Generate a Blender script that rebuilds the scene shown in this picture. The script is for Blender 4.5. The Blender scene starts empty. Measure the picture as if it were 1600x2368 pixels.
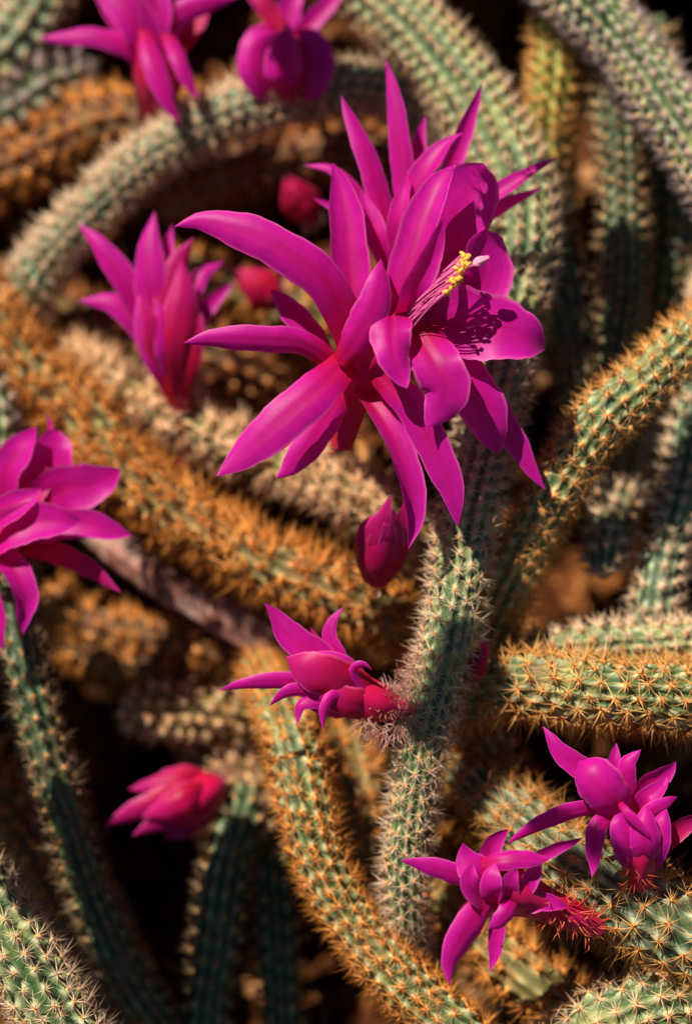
import bpy, math, random
import numpy as np
from mathutils import Vector, Matrix

# ------------------------------------------------------------------ camera, world, sun, exposure
S = 0.00012            # metres per picture unit at the focus distance
DIST = 5000.0          # camera to focus distance in the same units (0.6 m)
TILT = math.radians(38)
FOC = np.array([0.0, 0.0, 0.30])
RIGHT = np.array([1.0, 0.0, 0.0])
UP = np.array([0.0, math.sin(TILT), math.cos(TILT)])
TOW = np.array([0.0, -math.cos(TILT), math.sin(TILT)])     # towards the viewer
SUN_F = np.array([-0.40, 0.67, 0.625])

scene = bpy.context.scene
col = scene.collection
cam_d = bpy.data.cameras.new('camera')
cam = bpy.data.objects.new('camera', cam_d)
col.objects.link(cam)
scene.camera = cam
cam.matrix_world = Matrix(((RIGHT[0], UP[0], TOW[0], 0), (RIGHT[1], UP[1], TOW[1], 0),
                           (RIGHT[2], UP[2], TOW[2], 0), (0, 0, 0, 1)))
cam.location = Vector(FOC + TOW * DIST * S)
cam_d.lens = 100
cam_d.sensor_fit = 'VERTICAL'
cam_d.sensor_height = 100 * 2368 / DIST
cam_d.clip_start = 0.01
cam_d.clip_end = 50
cam_d.dof.use_dof = True
cam_d.dof.focus_distance = (DIST - 10) * S
cam_d.dof.aperture_fstop = 4.8
cam_d.dof.aperture_blades = 0

sun_w = SUN_F[0] * RIGHT + SUN_F[1] * UP + SUN_F[2] * TOW
sun_w = sun_w / np.linalg.norm(sun_w)
elev = math.asin(sun_w[2])
azim = math.atan2(sun_w[0], sun_w[1])
world = bpy.data.worlds.new('World')
scene.world = world
world.use_nodes = True
wn = world.node_tree.nodes
sky = wn.new('ShaderNodeTexSky')
sky.sky_type = 'NISHITA'
sky.sun_disc = False
sky.sun_elevation = elev
sky.sun_rotation = azim
sky.altitude = 2400        # clear dry mountain air
sky.air_density = 0.6
sky.dust_density = 0.5
sky.ozone_density = 0.3
bg = wn['Background']
bg.inputs['Strength'].default_value = 0.05
world.node_tree.links.new(sky.outputs[0], bg.inputs['Color'])
sl = bpy.data.lights.new('sun', 'SUN')
sl.energy = 5.0
sl.angle = math.radians(0.5)
sl.color = (1.0, 0.89, 0.74)
so = bpy.data.objects.new('sun', sl)
col.objects.link(so)
so.rotation_euler = Vector(-sun_w).to_track_quat('-Z', 'Y').to_euler()
so.location = Vector(FOC + sun_w * 2)
vs = scene.view_settings
vs.view_transform = 'Standard'
vs.look = 'None'
vs.gamma = 1
vs.use_curve_mapping = False
vs.exposure = 0.75

rnd = random.Random(7)
nrng = np.random.default_rng(11)

# ------------------------------------------------------------------ helpers
OFF = 0.0
def P(x, y, d):
    d = d + OFF
    k = (DIST - d) / DIST
    return FOC + RIGHT * ((x - 800) * k * S) + UP * (-(y - 1184) * k * S) + TOW * (d * S)

def norm(v):
    v = np.asarray(v, float)
    n = np.linalg.norm(v, axis=-1, keepdims=True)
    return v / np.maximum(n, 1e-12)

def mesh_obj(name, verts, faces, mats, parent=None, uv=None, smooth=True, matidx=None, origin=None, attr=None):
    """verts (n,3) in world space; faces list of arrays (m,k)."""
    if not isinstance(faces, list):
        faces = [faces]
    faces = [f for f in faces if len(f)]
    me = bpy.data.meshes.new(name)
    verts = np.asarray(verts, float)
    o0 = np.zeros(3) if origin is None else np.asarray(origin)
    v = (verts - o0).astype(np.float32)
    me.vertices.add(len(v))
    me.vertices.foreach_set('co', v.ravel())
    nl = sum(f.size for f in faces)
    npoly = sum(len(f) for f in faces)
    me.loops.add(nl)
    li = np.concatenate([f.ravel() for f in faces]).astype(np.int32)
    me.loops.foreach_set('vertex_index', li)
    me.polygons.add(npoly)
    tot = np.concatenate([np.full(len(f), f.shape[1], np.int32) for f in faces])
    st = np.concatenate([[0], np.cumsum(tot)[:-1]]).astype(np.int32)
    me.polygons.foreach_set('loop_start', st)
    if smooth:
        me.polygons.foreach_set('use_smooth', np.ones(npoly, bool))
    if matidx is not None:
        me.polygons.foreach_set('material_index', np.asarray(matidx, np.int32))
    if uv is not None:
        l = me.uv_layers.new(name='UVMap')
        l.data.foreach_set('uv', np.asarray(uv, np.float32)[li].ravel())
    if attr is not None:
        a = me.attributes.new('crest', 'FLOAT', 'POINT')
        a.data.foreach_set('value', np.asarray(attr, np.float32))
    for m in (mats if isinstance(mats, (list, tuple)) else [mats]):
        me.materials.append(m)
    me.update(calc_edges=True)
    me.validate()
    ob = bpy.data.objects.new(name, me)
    col.objects.link(ob)
    if parent is not None:
        ob.parent = parent
        ob.location = Vector(o0 - np.array(parent.location))
    else:
        ob.location = Vector(o0)
    return ob

def empty(name, loc, label, cat, group=None):
    o = bpy.data.objects.new(name, None)
    o.empty_display_size = 0.01
    col.objects.link(o)
    o.location = Vector(loc)
    o['label'] = label
    o['category'] = cat
    if group:
        o['group'] = group
    return o

def spline(pts, n):
    """centripetal-ish Catmull-Rom through pts (m,k), n samples evenly by arc length of the first three columns."""
    pts = np.asarray(pts, float)
    if len(pts) == 2:
        pts = np.array([pts[0], (pts[0] + pts[1]) / 2, pts[1]])
    ext = np.vstack([2 * pts[0] - pts[1], pts, 2 * pts[-1] - pts[-2]])
    out = []
    for i in range(1, len(ext) - 2):
        p0, p1, p2, p3 = ext[i - 1:i + 3]
        t = np.linspace(0, 1, 24, endpoint=False)[:, None]
        out.append(0.5 * ((2 * p1) + (-p0 + p2) * t + (2 * p0 - 5 * p1 + 4 * p2 - p3) * t ** 2 + (-p0 + 3 * p1 - 3 * p2 + p3) * t ** 3))
    out.append(ext[-2][None])
    c = np.vstack(out)
    s = np.concatenate([[0], np.cumsum(np.linalg.norm(np.diff(c[:, :3], axis=0), axis=1))])
    q = np.linspace(0, s[-1], n)
    return np.stack([np.interp(q, s, c[:, k]) for k in range(c.shape[1])], 1), s[-1]

def grid_faces(nu, nv, wrap=False):
    """nu rows, nv columns"""
    i = np.arange(nu - 1)[:, None]
    j = np.arange(nv if wrap else nv - 1)[None]
    j2 = (j + 1) % nv
    a = i * nv + j; b = i * nv + j2; c = (i + 1) * nv + j2; d = (i + 1) * nv + j
    return np.stack([a, b, c, d], -1).reshape(-1, 4)

def frames(c):
    t = norm(np.gradient(c, axis=0))
    n = np.zeros_like(c)
    v = TOW - np.dot(TOW, t[0]) * t[0]
    n[0] = norm(v)
    for i in range(1, len(c)):
        v = n[i - 1] - np.dot(n[i - 1], t[i]) * t[i]
        n[i] = norm(v)
    return t, n, np.cross(t, n)

# ------------------------------------------------------------------ materials
def nodes_of(name):
    m = bpy.data.materials.new(name)
    m.use_nodes = True
    nt = m.node_tree
    return m, nt, nt.nodes, nt.links, nt.nodes['Principled BSDF'], nt.nodes['Material Output']

def ramp(nd, lk, fac, stops):
    r = nd.new('ShaderNodeValToRGB')
    while len(r.color_ramp.elements) < len(stops):
        r.color_ramp.elements.new(0.5)
    for e, (p, c) in zip(r.color_ramp.elements, stops):
        e.position = p
        e.color = (*c, 1)
    lk.new(fac, r.inputs[0])
    return r.outputs[0]

def noise(nd, lk, vec, scale, detail=3, rough=0.55):
    n = nd.new('ShaderNodeTexNoise')
    n.inputs['Scale'].default_value = scale
    n.inputs['Detail'].default_value = detail
    n.inputs['Roughness'].default_value = rough
    if vec is not None:
        lk.new(vec, n.inputs['Vector'])
    return n.outputs[0]

def mixc(nd, lk, fac, a, b, mode='MIX'):
    m = nd.new('ShaderNodeMix')
    m.data_type = 'RGBA'
    m.blend_type = mode
    for sock, v in ((m.inputs[0], fac), (m.inputs[6], a), (m.inputs[7], b)):
        if isinstance(v, (int, float)):
            sock.default_value = v
        elif isinstance(v, tuple):
            sock.default_value = (*v, 1)
        else:
            lk.new(v, sock)
    return m.outputs[2]

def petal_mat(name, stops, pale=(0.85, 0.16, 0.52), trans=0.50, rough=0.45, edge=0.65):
    m, nt, nd, lk, bs, out = nodes_of(name)
    uv = nd.new('ShaderNodeUVMap')
    sep = nd.new('ShaderNodeSeparateXYZ')
    lk.new(uv.outputs[0], sep.inputs[0])
    base = ramp(nd, lk, sep.outputs[1], stops)
    # veins: fine streaks along the petal
    mp = nd.new('ShaderNodeMapping')
    mp.inputs['Scale'].default_value = (26, 1.6, 1)
    lk.new(uv.outputs[0], mp.inputs[0])
    oi = nd.new('ShaderNodeObjectInfo')
    addv = nd.new('ShaderNodeVectorMath'); addv.operation = 'ADD'
    lk.new(mp.outputs[0], addv.inputs[0])
    lk.new(oi.outputs['Random'], addv.inputs[1])
    vein = noise(nd, lk, addv.outputs[0], 1.0, 4, 0.6)
    dark = ramp(nd, lk, vein, [(0.3, (0.86, 0.86, 0.88)), (0.7, (1.08, 1.08, 1.08))])
    c1 = mixc(nd, lk, 0.8, base, dark, 'MULTIPLY')
    tcn = nd.new('ShaderNodeTexCoord')
    mo = noise(nd, lk, tcn.outputs['Object'], 190, 4, 0.6)
    c1 = mixc(nd, lk, 1.0, c1, ramp(nd, lk, mo, [(0.3, (0.84, 0.8, 0.86)), (0.7, (1.12, 1.15, 1.1))]), 'MULTIPLY')
    # reddish midrib fading towards the tip
    e = nd.new('ShaderNodeMath'); e.operation = 'MULTIPLY_ADD'
    e.inputs[1].default_value = 2; e.inputs[2].default_value = -1
    lk.new(sep.outputs[0], e.inputs[0])
    ab = nd.new('ShaderNodeMath'); ab.operation = 'ABSOLUTE'
    lk.new(e.outputs[0], ab.inputs[0])
    mr = ramp(nd, lk, ab.outputs[0], [(0.0, (.85, .85, .85)), (0.65, (0, 0, 0))])
    mv = ramp(nd, lk, sep.outputs[1], [(0.1, (1, 1, 1)), (1.0, (0.25, .25, .25))])
    mm = nd.new('ShaderNodeMath'); mm.operation = 'MULTIPLY'
    lk.new(mr, mm.inputs[0]); lk.new(mv, mm.inputs[1])
    c1 = mixc(nd, lk, mm.outputs[0], c1, (0.48, 0.002, 0.12))
    # paler thin margin: rim highlight painted into the petal colour
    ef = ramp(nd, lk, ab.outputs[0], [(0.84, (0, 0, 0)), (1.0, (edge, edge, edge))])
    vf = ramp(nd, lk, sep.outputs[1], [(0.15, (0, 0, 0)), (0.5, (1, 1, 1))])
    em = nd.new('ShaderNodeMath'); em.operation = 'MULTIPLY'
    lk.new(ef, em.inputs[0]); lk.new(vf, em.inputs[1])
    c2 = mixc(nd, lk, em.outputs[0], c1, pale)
    lk.new(c2, bs.inputs['Base Color'])
    bs.inputs['Roughness'].default_value = rough
    bs.inputs['Specular IOR Level'].default_value = 0.24
    bs.inputs['Sheen Weight'].default_value = 0.10
    bs.inputs['Sheen Roughness'].default_value = 0.4
    bs.inputs['Sheen Tint'].default_value = (1, 0.55, 0.85, 1)
    tr = nd.new('ShaderNodeBsdfTranslucent')
    tc = mixc(nd, lk, 1.0, c2, (1.0, 0.5, 0.8), 'MULTIPLY')
    lk.new(tc, tr.inputs['Color'])
    mx = nd.new('ShaderNodeMixShader')
    mx.inputs[0].default_value = trans
    lk.new(bs.outputs[0], mx.inputs[1]); lk.new(tr.outputs[0], mx.inputs[2])
    bp = nd.new('ShaderNodeBump')
    bp.inputs['Strength'].default_value = 0.12
    bp.inputs['Distance'].default_value = 0.0004
    lk.new(vein, bp.inputs['Height'])
    lk.new(bp.outputs[0], bs.inputs['Normal'])
    lk.new(mx.outputs[0], out.inputs['Surface'])
    return m

MAG = (0.60, 0.006, 0.32)
MAG2 = (0.62, 0.009, 0.39)
RED = (0.50, 0.002, 0.035)
M = {}
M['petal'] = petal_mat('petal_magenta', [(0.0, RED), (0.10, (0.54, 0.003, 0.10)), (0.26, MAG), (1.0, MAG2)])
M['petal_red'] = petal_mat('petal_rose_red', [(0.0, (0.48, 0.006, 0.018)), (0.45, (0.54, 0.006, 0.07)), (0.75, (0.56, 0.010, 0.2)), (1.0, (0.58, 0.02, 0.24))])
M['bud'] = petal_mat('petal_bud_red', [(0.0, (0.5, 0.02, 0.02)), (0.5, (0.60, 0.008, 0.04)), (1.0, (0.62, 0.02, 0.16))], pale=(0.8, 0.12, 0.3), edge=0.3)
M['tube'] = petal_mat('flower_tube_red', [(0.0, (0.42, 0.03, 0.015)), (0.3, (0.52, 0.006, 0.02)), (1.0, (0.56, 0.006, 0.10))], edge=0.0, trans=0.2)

def plain_mat(name, c0, c1, rough=0.6, spec=0.3, trans=0.0, island=True, nscale=600):
    m, nt, nd, lk, bs, out = nodes_of(name)
    if island:
        g = nd.new('ShaderNodeNewGeometry')
        f = g.outputs['Random Per Island']
    else:
        tc = nd.new('ShaderNodeTexCoord')
        f = noise(nd, lk, tc.outputs['Object'], nscale, 3)
    c = ramp(nd, lk, f, [(0.15, c0), (0.85, c1)])
    lk.new(c, bs.inputs['Base Color'])
    bs.inputs['Roughness'].default_value = rough
    bs.inputs['Specular IOR Level'].default_value = spec
    if trans:
        tr = nd.new('ShaderNodeBsdfTranslucent')
        lk.new(c, tr.inputs['Color'])
        mx = nd.new('ShaderNodeMixShader')
        mx.inputs[0].default_value = trans
        lk.new(bs.outputs[0], mx.inputs[1]); lk.new(tr.outputs[0], mx.inputs[2])
        lk.new(mx.outputs[0], out.inputs['Surface'])
    return m

M['sp_pale'] = plain_mat('spines_pale_tan', (0.52, 0.32, 0.19), (0.82, 0.65, 0.45), 0.45, 0.4, 0.25)
M['sp_grey'] = plain_mat('spines_grey_pink', (0.42, 0.30, 0.27), (0.72, 0.60, 0.55), 0.45, 0.4, 0.25)
M['sp_gold'] = plain_mat('spines_golden', (0.55, 0.20, 0.03), (0.80, 0.48, 0.16), 0.45, 0.4, 0.3)
M['sp_orange'] = plain_mat('spines_orange', (0.48, 0.15, 0.02), (0.85, 0.38, 0.08), 0.5, 0.35, 0.3)
M['sp_peach'] = plain_mat('spines_peach', (0.65, 0.32, 0.14), (0.92, 0.66, 0.40), 0.5, 0.35, 0.25)
M['sp_shaded'] = plain_mat('spines_brown_shaded', (0.12, 0.07, 0.035), (0.36, 0.24, 0.13), 0.5, 0.3, 0.2)  # spines darkened: the shade on these stems is put into their colour
M['sp_rust'] = plain_mat('spines_rust', (0.22, 0.06, 0.015), (0.50, 0.18, 0.05), 0.5, 0.3, 0.2)
M['are_or'] = plain_mat('areole_orange_wool', (0.55, 0.22, 0.05), (0.80, 0.44, 0.16), 0.9, 0.1)
M['are_tan'] = plain_mat('areole_tan_wool', (0.55, 0.32, 0.15), (0.78, 0.55, 0.32), 0.9, 0.1)
M['hair'] = plain_mat('pink_wool_hair', (0.50, 0.20, 0.16), (0.78, 0.50, 0.42), 0.6, 0.2, 0.3)
M['hair_red'] = plain_mat('red_scale_hair', (0.55, 0.06, 0.03), (0.75, 0.20, 0.10), 0.6, 0.2, 0.3)
M['filament'] = plain_mat('filament_pink', (0.70, 0.06, 0.34), (0.85, 0.22, 0.5), 0.4, 0.4, 0.3)
M['anther'] = plain_mat('anther_pollen_yellow', (0.78, 0.27, 0.02), (0.92, 0.52, 0.10), 0.8, 0.1)
M['stigma'] = plain_mat('stigma_rose', (0.70, 0.14, 0.26), (0.86, 0.32, 0.44), 0.6, 0.2)

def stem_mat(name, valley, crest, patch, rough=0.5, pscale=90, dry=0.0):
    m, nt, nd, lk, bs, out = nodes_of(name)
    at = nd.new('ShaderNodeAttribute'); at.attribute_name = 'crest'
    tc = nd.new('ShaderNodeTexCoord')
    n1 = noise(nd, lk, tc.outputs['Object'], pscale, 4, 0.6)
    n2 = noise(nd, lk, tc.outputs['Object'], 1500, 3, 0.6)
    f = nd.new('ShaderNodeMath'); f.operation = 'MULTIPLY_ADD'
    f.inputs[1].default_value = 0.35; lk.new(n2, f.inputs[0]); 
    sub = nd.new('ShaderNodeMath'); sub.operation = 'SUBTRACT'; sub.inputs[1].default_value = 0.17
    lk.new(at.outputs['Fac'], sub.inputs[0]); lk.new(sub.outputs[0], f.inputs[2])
    c = ramp(nd, lk, f.outputs[0], [(0.12, valley), (0.55, tuple(.35 * a + .65 * b for a, b in zip(crest, valley))), (1.0, crest)])  # pale waxy crests; valley colour darkened to stand in for furrow shade
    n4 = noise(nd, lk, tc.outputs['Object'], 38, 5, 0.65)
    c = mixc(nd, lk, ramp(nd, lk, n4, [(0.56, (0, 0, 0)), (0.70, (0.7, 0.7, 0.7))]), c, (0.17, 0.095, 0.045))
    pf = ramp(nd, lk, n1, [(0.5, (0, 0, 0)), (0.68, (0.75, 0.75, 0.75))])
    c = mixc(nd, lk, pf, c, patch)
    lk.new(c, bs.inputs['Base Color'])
    bs.inputs['Roughness'].default_value = rough
    bs.inputs['Specular IOR Level'].default_value = 0.35
    bs.inputs['Subsurface Weight'].default_value = 0.0
    bp = nd.new('ShaderNodeBump')
    bp.inputs['Strength'].default_value = 0.3 + dry
    bp.inputs['Distance'].default_value = 0.0005
    lk.new(n2, bp.inputs['Height']); lk.new(bp.outputs[0], bs.inputs['Normal'])
    return m

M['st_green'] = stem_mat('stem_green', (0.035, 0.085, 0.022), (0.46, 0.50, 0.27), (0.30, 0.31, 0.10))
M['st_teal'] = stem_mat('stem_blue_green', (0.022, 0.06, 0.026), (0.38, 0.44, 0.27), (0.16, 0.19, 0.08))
M['st_shaded'] = stem_mat('stem_green_shaded', (0.012, 0.04, 0.015), (0.22, 0.29, 0.15), (0.10, 0.13, 0.05))  # shaded copy of the green stem, its shade put into the colour
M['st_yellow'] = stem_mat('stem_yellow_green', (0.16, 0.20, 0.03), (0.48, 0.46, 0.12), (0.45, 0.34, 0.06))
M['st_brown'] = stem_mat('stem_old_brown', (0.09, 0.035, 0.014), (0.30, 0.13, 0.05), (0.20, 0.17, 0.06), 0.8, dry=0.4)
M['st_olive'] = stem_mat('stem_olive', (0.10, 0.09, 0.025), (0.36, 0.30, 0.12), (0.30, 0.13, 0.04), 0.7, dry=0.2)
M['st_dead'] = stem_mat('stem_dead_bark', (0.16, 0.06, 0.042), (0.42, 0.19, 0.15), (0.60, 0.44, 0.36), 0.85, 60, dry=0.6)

def ground_mat():
    m, nt, nd, lk, bs, out = nodes_of('ochre_rock_soil')
    tc = nd.new('ShaderNodeTexCoord')
    g = tc.outputs['Object']
    n1 = noise(nd, lk, g, 22, 5, 0.6)
    n2 = noise(nd, lk, g, 160, 5, 0.65)
    n3 = noise(nd, lk, g, 900, 4, 0.7)
    c = ramp(nd, lk, n1, [(0.36, (0.018, 0.006, 0.002)), (0.52, (0.10, 0.032, 0.009)), (0.68, (0.32, 0.125, 0.036))])  # near-black end puts shadow between the stems into the soil colour
    s = ramp(nd, lk, n2, [(0.3, (0.45, 0.42, 0.4)), (0.7, (1.35, 1.3, 1.25))])
    c = mixc(nd, lk, 1.0, c, s, 'MULTIPLY')
    lk.new(c, bs.inputs['Base Color'])
    bs.inputs['Roughness'].default_value = 0.95
    bs.inputs['Specular IOR Level'].default_value = 0.1
    ad = nd.new('ShaderNodeMath'); ad.operation = 'ADD'
    lk.new(n2, ad.inputs[0]); lk.new(n3, ad.inputs[1])
    bp = nd.new('ShaderNodeBump')
    bp.inputs['Strength'].default_value = 0.8
    bp.inputs['Distance'].default_value = 0.002
    lk.new(ad.outputs[0], bp.inputs['Height']); lk.new(bp.outputs[0], bs.inputs['Normal'])
    return m
M['ground'] = ground_mat()
M['stone'] = plain_mat('ochre_stone', (0.20, 0.085, 0.03), (0.46, 0.24, 0.11), 0.9, 0.15, island=False, nscale=220)
M['litter'] = plain_mat('dry_litter_tan', (0.14, 0.045, 0.012), (0.60, 0.27, 0.08), 0.8, 0.2, 0.2)

# ------------------------------------------------------------------ ground: a rough bank behind the stems
HOLLOWS = [(250, 170, 190, 500), (90, 450, 200, 420), (1240, 60, 170, 700), (1340, 300, 120, 500), (1560, 60, 200, 700), (1500, 560, 160, 400),
           (640, 1190, 170, 450), (150, 1400, 170, 480), (350, 1770, 170, 600), (330, 2010, 190, 600), (1230, 940, 90, 400),
           (880, 1780, 160, 500), (1330, 1330, 160, 500), (820, 1440, 150, 450), (560, 80, 200, 500), (1240, 1720, 160, 400), (60, 2050, 150, 400),
           (720, 2150, 160, 450), (1500, 2000, 140, 400), (470, 700, 110, 300), (700, 480, 220, 420), (420, 1610, 300, 250), (1380, 1100, 160, 400), (960, 2000, 130, 400)]
def vnoise(x, y, seed):
    r = np.random.default_rng(seed)
    h = np.zeros_like(x)
    for sc, am in ((700, 1.0), (330, 0.6), (150, 0.35), (70, 0.16), (35, 0.08)):
        for k in range(4):
            a = r.uniform(0, 2 * math.pi); ph = r.uniform(0, 2 * math.pi); f = r.uniform(0.8, 1.25)
            h += am * 0.5 * np.sin((x * math.cos(a) + y * math.sin(a)) * 2 * math.pi * f / sc + ph)
    return h
def ground_d(x, y):
    d = -1020 + 0.16 * (y - 1184) + 110 * vnoise(x, y, 3)
    for hx, hy, r, dep in HOLLOWS:
        d = d - 1.25 * dep * np.exp(-(((x - hx) ** 2 + (y - hy) ** 2) / r ** 2) ** 1.3)
    return d
def Pv(x, y, d):
    k = (DIST - d) / DIST
    return FOC + ((x - 800) * k * S)[..., None] * RIGHT + (-(y - 1184) * k * S)[..., None] * UP + (d * S)[..., None] * TOW
gx = np.concatenate([np.linspace(-3200, -250, 60)[:-1], np.arange(-250, 1850, 14), np.linspace(1850, 4800, 60)[1:]])
gy = np.concatenate([np.linspace(-3200, -250, 60)[:-1], np.arange(-250, 2650, 14), np.linspace(2650, 5600, 60)[1:]])
GX, GY = np.meshgrid(gx, gy)
gv = Pv(GX, GY, ground_d(GX, GY)).reshape(-1, 3)
g = mesh_obj('ground', gv, grid_faces(len(gy), len(gx))[:, ::-1], M['ground'])
g['kind'] = 'structure'

# dry litter lying on the bank: curled flakes and straws nobody could count
def litter(n):
    rg = np.random.default_rng(77)
    x = rg.uniform(-500, 2100, n); y = rg.uniform(-500, 2900, n)
    e = 6.0
    p0 = Pv(x, y, ground_d(x, y))
    tx = norm(Pv(x + e, y, ground_d(x + e, y)) - p0); ty = norm(Pv(x, y + e, ground_d(x, y + e)) - p0)
    nn = norm(np.cross(ty, tx)); nn *= np.sign(nn @ TOW)[:, None]
    an = rg.uniform(0, 6.28, n)[:, None]
    u = np.cos(an) * tx + np.sin(an) * ty + 0.35 * rg.normal(0, 1, (n, 1)) * nn
    w = np.cross(nn, u)
    L = S * rg.uniform(22, 75, n)[:, None]
    straw = (rg.uniform(0, 1, n) < 0.55)[:, None]
    W = np.where(straw, S * rg.uniform(2.5, 5, n)[:, None], L * rg.uniform(.25, .5, n)[:, None])
    base = p0 + nn * S * rg.uniform(4, 22, n)[:, None]
    v = np.empty((n, 3, 2, 3))
    for i, q in enumerate((-1, 0, 1)):
        lift = nn * L * (0.0 if q == 0 else 0.22) * rg.uniform(0, 1, (n, 1))
        ww = W * (1.0 if q == 0 else 0.45)
        v[:, i, 0] = base + u * L * q * .5 + lift - w * ww * .5
        v[:, i, 1] = base + u * L * q * .5 + lift + w * ww * .5
    idx = np.arange(n)[:, None] * 6
    f = np.stack([idx + np.array([0, 1, 3, 2]), idx + np.array([2, 3, 5, 4])], 1).reshape(-1, 4)
    o = mesh_obj('dry_litter', v.reshape(-1, 3), f, M['litter'])
    o['kind'] = 'stuff'; o['label'] = 'dry rust-brown flakes and straws strewn over the bank'; o['category'] = 'litter'
litter(9000)

# ------------------------------------------------------------------ stems
def spine_dirs(nc, T, B, N, nrad, ncen, rng, lean=0.45):
    """directions (nc, nrad+ncen, 3)"""
    k = nrad + ncen
    phi = np.concatenate([np.linspace(0, 2 * math.pi, nrad, endpoint=False), rng.uniform(0, 6.28, ncen)])[None] + rng.uniform(-0.25, 0.25, (nc, k)) + rng.uniform(0, 6.28, (nc, 1))
    el = np.concatenate([np.full(nrad, math.radians(24)), np.full(ncen, math.radians(62))])[None] + rng.normal(0, 0.16, (nc, k))
    d = np.cos(el)[..., None] * (np.cos(phi)[..., None] * T[:, None] + np.sin(phi)[..., None] * B[:, None]) + np.sin(el)[..., None] * N[:, None]
    d = d + lean * T[:, None] * rng.uniform(0, 1, (nc, 1, 1))
    return norm(d)

def spines_geo(pos, T, B, N, nrad, ncen, ln, wd, rng, shag=0.0):
    nc = len(pos); k = nrad + ncen
    d = spine_dirs(nc, T, B, N, nrad, ncen, rng)
    if shag:
        d = norm(d + rng.normal(0, shag, (nc, 1, 3)) + rng.normal(0, shag * .5, d.shape) + N[:, None] * 0.3)
    L = ln * rng.uniform(0.65, 1.25, (nc, k))
    L[:, nrad:] *= 1.15
    a = norm(np.cross(d, np.array([0.31, 0.52, 0.79])))
    b = np.cross(d, a)
    base = pos[:, None] + d * wd
    v = np.empty((nc, k, 4, 3))
    for i in range(3):
        an = 2.0944 * i
        v[:, :, i] = base + wd * (math.cos(an) * a + math.sin(an) * b)
    bend = rng.normal(0, 0.09, (nc, k, 3))
    v[:, :, 3] = base + (d + bend) * L[..., None]
    idx = np.arange(nc * k)[:, None] * 4
    f = np.stack([idx + np.array([0, 1, 3]), idx + np.array([1, 2, 3]), idx + np.array([2, 0, 3])], 1).reshape(-1, 3)
    return v.reshape(-1, 3), f

OCT = np.array([[1, 0, 0], [0, 1, 0], [-1, 0, 0], [0, -1, 0], [.707, .707, 0], [-.707, .707, 0], [-.707, -.707, 0], [.707, -.707, 0]])
def areole_geo(pos, T, B, N, r, rng):
    nc = len(pos)
    ring = np.array([[math.cos(a), math.sin(a)] for a in np.linspace(0, 2 * math.pi, 6, endpoint=False)])
    rr = r * rng.uniform(0.8, 1.25, (nc, 1, 1))
    v = np.empty((nc, 13, 3))
    v[:, 0:6] = pos[:, None] + rr * (ring[None, :, :1] * T[:, None] * 1.0 + ring[None, :, 1:] * B[:, None] * 0.85) - N[:, None] * rr * 0.3
    v[:, 6:12] = pos[:, None] + rr * 0.72 * (ring[None, :, :1] * T[:, None] + ring[None, :, 1:] * B[:, None] * 0.85) + N[:, None] * rr * 0.45
    v[:, 12] = pos + N * rr[:, 0] * 0.75
    f = []
    for i in range(6):
        j = (i + 1) % 6
        f += [[i, j, 6 + j], [i, 6 + j, 6 + i], [6 + i, 6 + j, 12]]
    f = (np.arange(nc)[:, None, None] * 13 + np.array(f)[None]).reshape(-1, 3)
    return v.reshape(-1, 3), f

CLUSTERS = {}
def cluster_mesh(key, nrad, ncen, ln, wd, ar, msp, mar):
    if key not in CLUSTERS:
        out = []
        for q in range(5):
            rg = np.random.default_rng(100 + q)
            z = np.zeros((1, 3)); T = np.array([[1., 0, 0]]); B = np.array([[0, 1., 0]]); N = np.array([[0, 0, 1.]])
            v1, f1 = spines_geo(z, T, B, N, nrad, ncen, ln, wd, rg)
            v2, f2 = areole_geo(z, T, B, N, ar, rg)
            ob = mesh_obj('spine_cluster', np.vstack([v1, v2]), [f1, f2 + len(v1)], [msp, mar], smooth=False,
                          matidx=[0] * len(f1) + [1] * len(f2))
            me = ob.data
            bpy.data.objects.remove(ob)
            out.append(me)
        CLUSTERS[key] = out
    return CLUSTERS[key]

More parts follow.
